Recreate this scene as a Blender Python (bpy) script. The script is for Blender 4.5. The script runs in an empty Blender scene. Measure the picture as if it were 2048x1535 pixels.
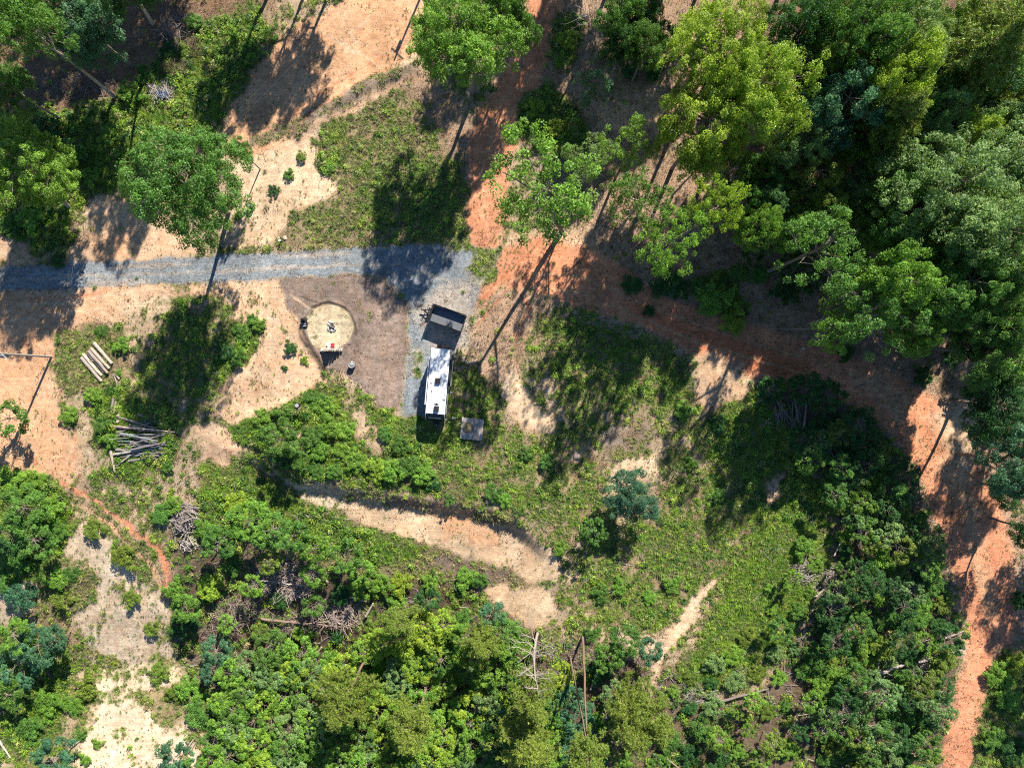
import bpy, math
import numpy as np
from mathutils import Vector, Matrix, Quaternion

# ------------------------------------------------------------------ camera, sky, sun, exposure
S = 0.066            # metres per photograph pixel on the level of the trailer pad
H = 90.0             # height of the drone over the pad
SUN_EL = math.radians(35.5)
SHADOW = (-0.385, -0.923)      # ground direction in which shadows fall (x right, y up in the photo)
scene = bpy.context.scene
cam_d = bpy.data.cameras.new("camera"); cam = bpy.data.objects.new("camera", cam_d)
scene.collection.objects.link(cam); scene.camera = cam
cam.location = (0, 0, H); cam.rotation_euler = (0, 0, 0)
cam_d.sensor_fit = 'HORIZONTAL'; cam_d.angle = 2 * math.atan(1024 * S / H)
cam_d.clip_start = 1.0; cam_d.clip_end = 3000.0
world = bpy.data.worlds.new("World"); scene.world = world; world.use_nodes = True
wn = world.node_tree.nodes; wl = world.node_tree.links
bg = wn["Background"]; sky = wn.new("ShaderNodeTexSky"); sky.sky_type = 'NISHITA'
sky.sun_disc = False; sky.sun_elevation = SUN_EL
sky.sun_rotation = math.atan2(-SHADOW[0], -SHADOW[1])
sky.air_density = 1.0; sky.dust_density = 0.1; sky.ozone_density = 6.0
wl.new(sky.outputs[0], bg.inputs[0]); bg.inputs[1].default_value = 0.066
sun_d = bpy.data.lights.new("sun", 'SUN'); sun = bpy.data.objects.new("sun", sun_d)
scene.collection.objects.link(sun)
sun_d.energy = 5.0; sun_d.angle = math.radians(0.55); sun_d.color = (1.0, 0.93, 0.82)
sdir = Vector((-SHADOW[0] * math.cos(SUN_EL), -SHADOW[1] * math.cos(SUN_EL), math.sin(SUN_EL)))
sun.rotation_mode = 'QUATERNION'; sun.rotation_quaternion = sdir.to_track_quat('Z', 'Y'); sun.location = (40, 60, 80)
vs = scene.view_settings
vs.view_transform = 'Standard'; vs.look = 'None'; vs.gamma = 1.0; vs.use_curve_mapping = False
vs.exposure = 1.05
scene.cycles.filter_width = 1.1; scene.cycles.use_denoising = False; scene.cycles.max_bounces = 6; scene.cycles.diffuse_bounces = 3; scene.cycles.transparent_max_bounces = 8
C = scene.collection

# ------------------------------------------------------------------ helpers: noise, polygons, terrain
def hash2(ix, iy, seed):
    h = (ix.astype(np.int64) * 374761393 + iy.astype(np.int64) * 668265263 + seed * 1442695041) & 0xffffffff
    h = ((h ^ (h >> 13)) * 1274126177) & 0xffffffff
    h = (h ^ (h >> 16)) & 0xffffffff
    return h.astype(np.float64) / 4294967295.0
def vnoise(x, y, seed=0):
    ix = np.floor(x); iy = np.floor(y); fx = x - ix; fy = y - iy
    fx = fx * fx * (3 - 2 * fx); fy = fy * fy * (3 - 2 * fy)
    a = hash2(ix, iy, seed); b = hash2(ix + 1, iy, seed); c = hash2(ix, iy + 1, seed); d = hash2(ix + 1, iy + 1, seed)
    return (a * (1 - fx) + b * fx) * (1 - fy) + (c * (1 - fx) + d * fx) * fy
def fbm(x, y, scale, seed=0, octv=4):
    s = np.zeros_like(x); amp = 0.5; tot = 0; f = 1.0 / scale
    for o in range(octv):
        s += amp * vnoise(x * f + 17.3 * o, y * f - 9.1 * o, seed + o * 31); tot += amp; amp *= 0.55; f *= 2.03
    return s / tot
def sstep(a, b, x):
    t = np.clip((x - a) / (b - a), 0, 1); return t * t * (3 - 2 * t)
def seg_dist(x, y, p, q):
    px, py = p; dx, dy = q[0] - px, q[1] - py; L2 = dx * dx + dy * dy + 1e-9
    t = np.clip(((x - px) * dx + (y - py) * dy) / L2, 0, 1)
    return np.hypot(x - px - t * dx, y - py - t * dy), t
def poly_sd(x, y, P):
    """signed distance, positive inside"""
    d = np.full(x.shape, 1e9); inside = np.zeros(x.shape, bool)
    n = len(P)
    for i in range(n):
        p, q = P[i], P[(i + 1) % n]
        d = np.minimum(d, seg_dist(x, y, p, q)[0])
        if p[1] != q[1]:
            c = ((p[1] > y) != (q[1] > y)) & (x < (q[0] - p[0]) * (y - p[1]) / (q[1] - p[1]) + p[0])
            inside ^= c
    return np.where(inside, d, -d)
def line_sd(x, y, P):
    """P: (px, py, half width) points; positive inside"""
    best = np.full(x.shape, -1e9)
    for p, q in zip(P[:-1], P[1:]):
        d, t = seg_dist(x, y, p[:2], q[:2])
        best = np.maximum(best, p[2] + (q[2] - p[2]) * t - d)
    return best

LOW = [(330, 905), (430, 893), (520, 918), (600, 957), (760, 987), (870, 1003), (960, 1012), (1040, 1045), (1108, 1112),
       (1130, 1200), (1160, 1262), (1300, 1310), (1420, 1750), (-400, 1750), (-400, 1010), (100, 985)]
MULCH = [(556, 556), (690, 551), (768, 562), (812, 598), (813, 680), (804, 775), (800, 822), (760, 808), (722, 772), (690, 742),
         (651, 737), (628, 702), (604, 664), (572, 604)]
def height(x, y):
    """ground height in metres over plan pixels"""
    sd = np.zeros_like(x)
    h = 0.30 * (fbm(x, y, 170, 3, 3) - 0.5) + 0.07 * (fbm(x, y, 34, 5, 2) - 0.5)
    near = (y > 840) & (x < 1480)
    d = np.full(x.shape, -1e3)
    if near.any(): d[near] = poly_sd(x[near], y[near], LOW)
    k = sstep(420, 560, x) * (1 - sstep(1010, 1120, x))
    h = h - (0.35 + 1.15 * k) * sstep(-6, 32, d) - 6.0 * sstep(40, 620, d)
    # spoil mound behind the hedge, lip of the mulched bed, ditch side of the top yard
    h = h + 0.75 * np.exp(-((np.hypot((x - 577) / 1.5, y - 856) - 40) / 16) ** 2)
    e = seg_dist(x, y, (606, 668), (652, 738))[0]; h = h + 0.34 * np.exp(-(e / 7.0) ** 2)
    e = np.abs(np.hypot(x - 658, (y - 655) * 1.06) - 54); h = h + 0.14 * np.exp(-(e / 4.0) ** 2) * (y < 690)
    e = np.minimum(seg_dist(x, y, (600, 262), (700, 190))[0], seg_dist(x, y, (700, 190), (830, 135))[0]); h = h + 0.5 * np.exp(-(e / 16.0) ** 2)
    return h
def hz(px, py):
    return float(height(np.array([float(px)]), np.array([float(py)]))[0])
def G(px, py, up=0.0):
    """photo pixel on the ground -> world point"""
    z = 0.0
    for _ in range(3):
        f = (H - z) / H; z = hz(1024 + (px - 1024) * f, 767.5 + (py - 767.5) * f)
    f = (H - z) / H
    return Vector(((px - 1024) * S * f, (767.5 - py) * S * f, z + up))
def gz(x, y):
    return hz(1024 + x / S, 767.5 - y / S)
def A(px, py, z):
    """photo pixel seen at height z -> world point"""
    f = (H - z) / H
    return Vector(((px - 1024) * S * f, (767.5 - py) * S * f, z))

# ------------------------------------------------------------------ helpers: materials
def new_mat(name):
    m = bpy.data.materials.new(name); m.use_nodes = True
    n = m.node_tree.nodes; b = n["Principled BSDF"]; return m, n, m.node_tree.links, b
def nd(n, t, **kw):
    x = n.new(t)
    for k, v in kw.items(): setattr(x, k, v)
    return x
def mixc(n, l, a, b, f, bt='MIX'):
    m = n.new("ShaderNodeMix"); m.data_type = 'RGBA'; m.blend_type = bt
    for sock, v in ((m.inputs[0], f), (m.inputs[6], a), (m.inputs[7], b)):
        if hasattr(v, 'links'): l.new(v, sock)
        elif isinstance(v, (int, float)): sock.default_value = v
        else: sock.default_value = (*v, 1)
    return m.outputs[2]
def noise(n, l, vec, scale, detail=3, rough=0.6):
    t = n.new("ShaderNodeTexNoise"); t.inputs["Scale"].default_value = scale; t.inputs["Detail"].default_value = detail
    t.inputs["Roughness"].default_value = rough; l.new(vec, t.inputs["Vector"]); return t.outputs[0]
def ramp(n, l, fac, stops):
    r = n.new("ShaderNodeValToRGB"); l.new(fac, r.inputs[0])
    while len(r.color_ramp.elements) < len(stops): r.color_ramp.elements.new(0.5)
    for e, (p, c) in zip(r.color_ramp.elements, stops):
        e.position = p; e.color = (c, c, c, 1) if isinstance(c, (int, float)) else (*c, 1)
    return r.outputs[0]
def math_(n, l, op, a, b=None):
    m = n.new("ShaderNodeMath"); m.operation = op
    for i, v in enumerate((a, b)):
        if v is None: continue
        if hasattr(v, 'links'): l.new(v, m.inputs[i])
        else: m.inputs[i].default_value = v
    return m.outputs[0]
def plain(name, col, rough=0.6, metal=0.0, var=0.25, scale=6.0, bump=0.0, spec=0.4):
    """painted / metal / plastic surface with dirt variation"""
    m, n, l, b = new_mat(name)
    tc = n.new("ShaderNodeTexCoord").outputs["Object"]
    f = noise(n, l, tc, scale, 5, 0.65)
    c = mixc(n, l, tuple(v * (1 - var) for v in col), tuple(min(1, v * (1 + var)) for v in col), f)
    l.new(c, b.inputs["Base Color"]); b.inputs["Roughness"].default_value = rough; b.inputs["Metallic"].default_value = metal
    b.inputs["Specular IOR Level"].default_value = spec
    if bump:
        bp = n.new("ShaderNodeBump"); bp.inputs["Strength"].default_value = bump; l.new(f, bp.inputs["Height"]); l.new(bp.outputs[0], b.inputs["Normal"])
    return m
def wood(name, col, dark, scale=(3, 30, 30), tint=False):
    m, n, l, b = new_mat(name)
    tc = n.new("ShaderNodeTexCoord").outputs["Object"]
    mp = n.new("ShaderNodeMapping"); mp.inputs["Scale"].default_value = scale; l.new(tc, mp.inputs["Vector"])
    f = noise(n, l, mp.outputs[0], 1.0, 6, 0.7)
    f = ramp(n, l, f, [(0.3, 0.0), (0.72, 1.0)])
    c = mixc(n, l, dark, col, f)
    oi = n.new("ShaderNodeObjectInfo")
    if tint: c = mixc(n, l, c, oi.outputs["Color"], 1.0, 'MULTIPLY')
    k = math_(n, l, 'ADD', math_(n, l, 'MULTIPLY', oi.outputs["Random"], 0.5), 0.75)
    c = mixc(n, l, c, k, 1.0, 'MULTIPLY')
    l.new(c, b.inputs["Base Color"]); b.inputs["Roughness"].default_value = 0.85; b.inputs["Specular IOR Level"].default_value = 0.2
    bp = n.new("ShaderNodeBump"); bp.inputs["Strength"].default_value = 0.5; bp.inputs["Distance"].default_value = 0.03
    l.new(f, bp.inputs["Height"]); l.new(bp.outputs[0], b.inputs["Normal"])
    return m
def leafmat(name, instancer=False, transl=0.34):
    m, n, l, b = new_mat(name)
    if instancer:
        a = nd(n, "ShaderNodeAttribute", attribute_type='INSTANCER', attribute_name="tint"); base = a.outputs["Color"]
    else:
        base = n.new("ShaderNodeObjectInfo").outputs["Color"]
    r = nd(n, "ShaderNodeAttribute", attribute_name="rnd").outputs["Fac"]
    k = ramp(n, l, r, [(0.0, 0.60), (0.5, 1.0), (1.0, 1.5)])
    c = mixc(n, l, base, k, 1.0, 'MULTIPLY')
    yel = mixc(n, l, c, (1.45, 1.2, 0.8), 1.0, 'MULTIPLY')
    c = mixc(n, l, c, yel, ramp(n, l, r, [(0.72, 0.0), (1.0, 0.8)]))
    l.new(c, b.inputs["Base Color"]); b.inputs["Roughness"].default_value = 0.5; b.inputs["Specular IOR Level"].default_value = 0.35
    t = n.new("ShaderNodeBsdfTranslucent"); l.new(mixc(n, l, c, (1.5, 1.5, 0.6), 1.0, 'MULTIPLY'), t.inputs[0])
    mx = n.new("ShaderNodeMixShader"); mx.inputs[0].default_value = transl
    l.new(b.outputs[0], mx.inputs[1]); l.new(t.outputs[0], mx.inputs[2]); l.new(mx.outputs[0], n["Material Output"].inputs[0])
    return m

# ------------------------------------------------------------------ helpers: meshes
class MB:
    """collects pieces of one mesh"""
    def __init__(s): s.v = []; s.f = []; s.m = []; s.n = 0
    def add(s, v, f, mi=0):
        v = np.asarray(v, float); s.v.append(v)
        for q in f: s.f.append(tuple(i + s.n for i in q)); s.m.append(mi)
        s.n += len(v)
    def box(s, c, d, rz=0.0, mi=0, taper=1.0):
        x, y, z = (k / 2 for k in d); t = taper
        v = np.array([[-x, -y, -z], [x, -y, -z], [x, y, -z], [-x, y, -z], [-x * t, -y * t, z], [x * t, -y * t, z], [x * t, y * t, z], [-x * t, y * t, z]])
        if rz: ca, sa = math.cos(rz), math.sin(rz); v = v @ np.array([[ca, sa, 0], [-sa, ca, 0], [0, 0, 1]])
        s.add(v + np.array(c), [(0, 3, 2, 1), (4, 5, 6, 7), (0, 1, 5, 4), (1, 2, 6, 5), (2, 3, 7, 6), (3, 0, 4, 7)], mi)
    def tube(s, pts, rad, k=7, mi=0, cap=None, rng=None, rough=0.0):
        pts = np.asarray(pts, float); n = len(pts)
        rad = np.broadcast_to(np.asarray(rad, float), (n,))
        tg = np.gradient(pts, axis=0); tg /= np.linalg.norm(tg, axis=1)[:, None] + 1e-9
        up = np.array([0, 0, 1.0]) if abs(tg[0][2]) < 0.9 else np.array([1.0, 0, 0])
        a = np.linspace(0, 2 * math.pi, k, endpoint=False); vs_ = []
        for i in range(n):
            u = np.cross(tg[i], up); u /= np.linalg.norm(u) + 1e-9; w = np.cross(tg[i], u)
            r = rad[i] * (1 + (rng.uniform(-rough, rough, k) if rng is not None else 0))
            vs_.append(pts[i] + (np.cos(a) * r)[:, None] * u + (np.sin(a) * r)[:, None] * w)
        v = np.concatenate(vs_)
        f = [(i * k + j, i * k + (j + 1) % k, (i + 1) * k + (j + 1) % k, (i + 1) * k + j) for i in range(n - 1) for j in range(k)]
        s.add(v, f, mi)
        if cap is not None:
            s.f.append(tuple(s.n - n * k + j for j in range(k - 1, -1, -1))); s.m.append(cap)
            s.f.append(tuple(s.n - k + j for j in range(k))); s.m.append(cap)
    def disc(s, c, r, h, k=20, mi=0):
        c = np.asarray(c, float); s.tube([c, c + np.array([0, 0, h])], r, k, mi, cap=mi)
    def mesh(s, name, mats=(), smooth=False):
        me = bpy.data.meshes.new(name)
        me.from_pydata(np.concatenate(s.v).tolist(), [], s.f)
        for mm in mats: me.materials.append(mm)
        if any(s.m): me.polygons.foreach_set("material_index", s.m)
        if smooth: me.polygons.foreach_set("use_smooth", [True] * len(s.f))
        me.update(); return me
    def obj(s, name, mats, parent=None, smooth=False):
        return link(name, s.mesh(name, mats if isinstance(mats, (list, tuple)) else [mats], smooth), parent)
def link(name, me, parent=None):
    o = bpy.data.objects.new(name, me); C.objects.link(o)
    if parent is not None: o.parent = parent
    return o
def tag(o, label, cat, group=None, kind=None):
    if label: o["label"] = label
    if cat: o["category"] = cat
    if group: o["group"] = group
    if kind: o["kind"] = kind
    return o
def thing(name, label, cat, loc=(0, 0, 0), rz=0.0, group=None):
    o = bpy.data.objects.new(name, None); o.empty_display_size = 0.3; C.objects.link(o)
    o.location = loc; o.rotation_euler = (0, 0, rz); return tag(o, label, cat, group)
def quad_mesh(name, verts, rnd, mats):
    """verts (n,4,3) -> mesh of n quads with a per-face random attribute"""
    n = len(verts); me = bpy.data.meshes.new(name)
    me.vertices.add(n * 4); me.vertices.foreach_set("co", verts.reshape(-1).astype(np.float32))
    me.loops.add(n * 4); me.loops.foreach_set("vertex_index", np.arange(n * 4, dtype=np.int32))
    me.polygons.add(n); me.polygons.foreach_set("loop_start", np.arange(0, n * 4, 4, dtype=np.int32))
    a = me.attributes.new("rnd", 'FLOAT', 'FACE'); a.data.foreach_set("value", rnd.astype(np.float32))
    for m in mats: me.materials.append(m)
    me.update(); me.validate(); return me
def leaf_quads(c, nrm, L, W, rng, axis=None, fold=0.18):
    n = len(c); nrm = nrm / (np.linalg.norm(nrm, axis=1)[:, None] + 1e-9)
    t = rng.normal(size=(n, 3)) if axis is None else axis
    t = t - (t * nrm).sum(1)[:, None] * nrm; t /= np.linalg.norm(t, axis=1)[:, None] + 1e-9
    b = np.cross(nrm, t); L = L[:, None] / 2; W = W[:, None] / 2
    return np.stack([c - t * L, c + b * W + nrm * fold * W, c + t * L, c - b * W + nrm * fold * W], axis=1)

# ------------------------------------------------------------------ the ground: what grows or lies where
#        soil colour            grass weed gravel dry
KIND = {
 'scrub':  ((.40, .30, .195),  .47, .30, 0, .45),
 'grass':  ((.26, .20, .11),   .70, .36, 0, .25),
 'lush':   ((.14, .12, .06),  .84, .80, 0, .05),
 'mead':   ((.15, .15, .05),   .96, .10, 0, .0),
 'thin':   ((.47, .345, .225),  .34, .06, 0, .40),
 'dead':   ((.215, .165, .125),.46, .04, 0, .85),
 'olive':  ((.27, .21, .12),  .60, .20, 0, .60),
 'tan':    ((.53, .350, .222),  .10, .01, 0, .6),
 'orange': ((.55, .315, .18), .02, .00, 0, .6),
 'red':    ((.57, .245, .135), .02, .00, 0, .6),
 'rust':   ((.47, .17, .085),  .02, .00, 0, .6),
 'pale':   ((.56, .405, .265),  .10, .01, 0, .6),
 'sand':   ((.56, .435, .305),   .20, .03, 0, .5),
 'sandy':  ((.53, .41, .29),  .36, .07, 0, .5),
 'litter': ((.21, .13, .085),  .06, .08, 0, .6),
 'leafy':  ((.36, .24, .16),  .10, .06, 0, .6),
 'brush':  ((.125, .09, .062), .30, .55, 0, .3),
 'gravel': ((.200, .222, .235),.01, .00, 1, .5),
 'dusty':  ((.34, .30, .26),   .05, .01, .6, .5),
 'weedy':  ((.29, .27, .22),   .48, .06, .6, .3),
 'peach':  ((.57, .405, .26),  .06, .00, 0, .5),
 'duff':   ((.27, .20, .16),  .12, .00, 0, .9),
 'mulch':  ((.215, .162, .132),.05, .00, 0, .9),
 'char':   ((.045, .035, .03), .00, .00, 0, .9),
 'straw':  ((.50, .40, .26),  .20, .00, 0, .85),
}
ROAD = [(-300, 560, 26), (0, 556, 25), (130, 552, 26), (300, 543, 24), (420, 538, 26), (560, 529, 26), (700, 522, 28), (860, 520, 32), (930, 524, 40)]
PAD = [(860, 490), (905, 484), (1000, 500), (984, 545), (950, 600), (938, 628), (918, 684), (904, 706), (890, 832), (806, 830), (808, 775),
       (816, 690), (818, 610), (800, 580), (770, 556), (760, 520)]
TRACK = [(985, 560, 52), (1070, 555, 75), (1160, 560, 70), (1290, 625, 50), (1400, 668, 48), (1520, 705, 50), (1640, 742, 48), (1740, 775, 50),
         (1830, 835, 56), (1892, 925, 60), (1938, 1030, 66), (1968, 1140, 64), (1985, 1240, 52), (1970, 1330, 42), (1938, 1420, 36), (1898, 1530, 40), (1860, 1700, 40)]
SPUR = [(985, 500, 40), (975, 420, 38), (975, 330, 40), (1005, 220, 46), (1060, 120, 40), (1090, 20, 34), (1100, -120, 34)]
YARD = [(700, -200), (870, -200), (866, 0), (852, 80), (800, 128), (745, 150), (690, 195), (610, 245), (560, 288), (490, 318), (436, 305),
        (460, 230), (512, 140), (552, 80), (610, 40), (690, 0)]
CIRC = [(658 + 50 * math.cos(a) * 1.0, 653 + 46 * math.sin(a)) for a in np.linspace(0, 2 * math.pi, 28, endpoint=False)]
CIRC = [p for p in CIRC if (p[0] - 614) * 0.86 - (p[1] - 662) * 0.5 > -3]
PATH = [(1428, 1160, 8), (1385, 1215, 13), (1350, 1262, 16), (1325, 1310, 11), (1308, 1362, 11), (1292, 1410, 8), (1262, 1470, 7)]
def ruts(pts, kind, off, w=1.1):
    out = []
    for s in (-1, 1):
        q = []
        for i, p in enumerate(pts):
            a = pts[max(0, i - 1)]; b = pts[min(len(pts) - 1, i + 1)]; d = math.hypot(b[0] - a[0], b[1] - a[1])
            q.append((p[0] - (b[1] - a[1]) / d * off * s, p[1] + (b[0] - a[0]) / d * off * s, w))
        out.append(('L', q, kind, 2.2, 5))
    return out
RUTS = (ruts([(600, 200), (650, 120), (730, 60), (790, -20)], 'tan', 12) + ruts([(560, 260), (640, 200), (720, 150), (800, 110), (850, 60)], 'rust', 11, .7) + ruts([(680, 30), (700, 90), (760, 120), (830, 110)], 'pale', 12, .8)
        + ruts([(-20, 640), (60, 625), (140, 612), (240, 600), (330, 585)], 'pale', 12, 1.3) + ruts([(20, 940), (55, 840), (75, 740), (100, 660), (190, 600)], 'tan', 13, 1.2) + ruts([(120, 960), (140, 890), (110, 800), (90, 700)], 'red', 12, .8)
        + ruts([(480, 800), (520, 720), (540, 640), (500, 585)], 'sand', 12, 1.0) + ruts([(980, 600), (1060, 560), (1170, 570), (1290, 625), (1400, 668), (1520, 705), (1640, 742), (1740, 775), (1830, 835), (1892, 925), (1938, 1030), (1968, 1140), (1985, 1240), (1970, 1330)], 'orange', 15, 1.4)
        + ruts([(1000, 540), (985, 440), (980, 340), (1010, 220), (1065, 120)], 'orange', 14, 1.2) + ruts([(200, 500), (260, 470), (330, 480), (400, 500)], 'orange', 11, .9) + ruts([(940, 640), (990, 590), (1060, 520), (1100, 480)], 'rust', 13, 1.2) + ruts([(780, 1020), (880, 1050), (980, 1085), (1080, 1130)], 'tan', 12, 1.2)
        + ruts([(260, 1530), (270, 1440), (255, 1360), (240, 1280), (180, 1180)], 'tan', 12, 1.0))
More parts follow.
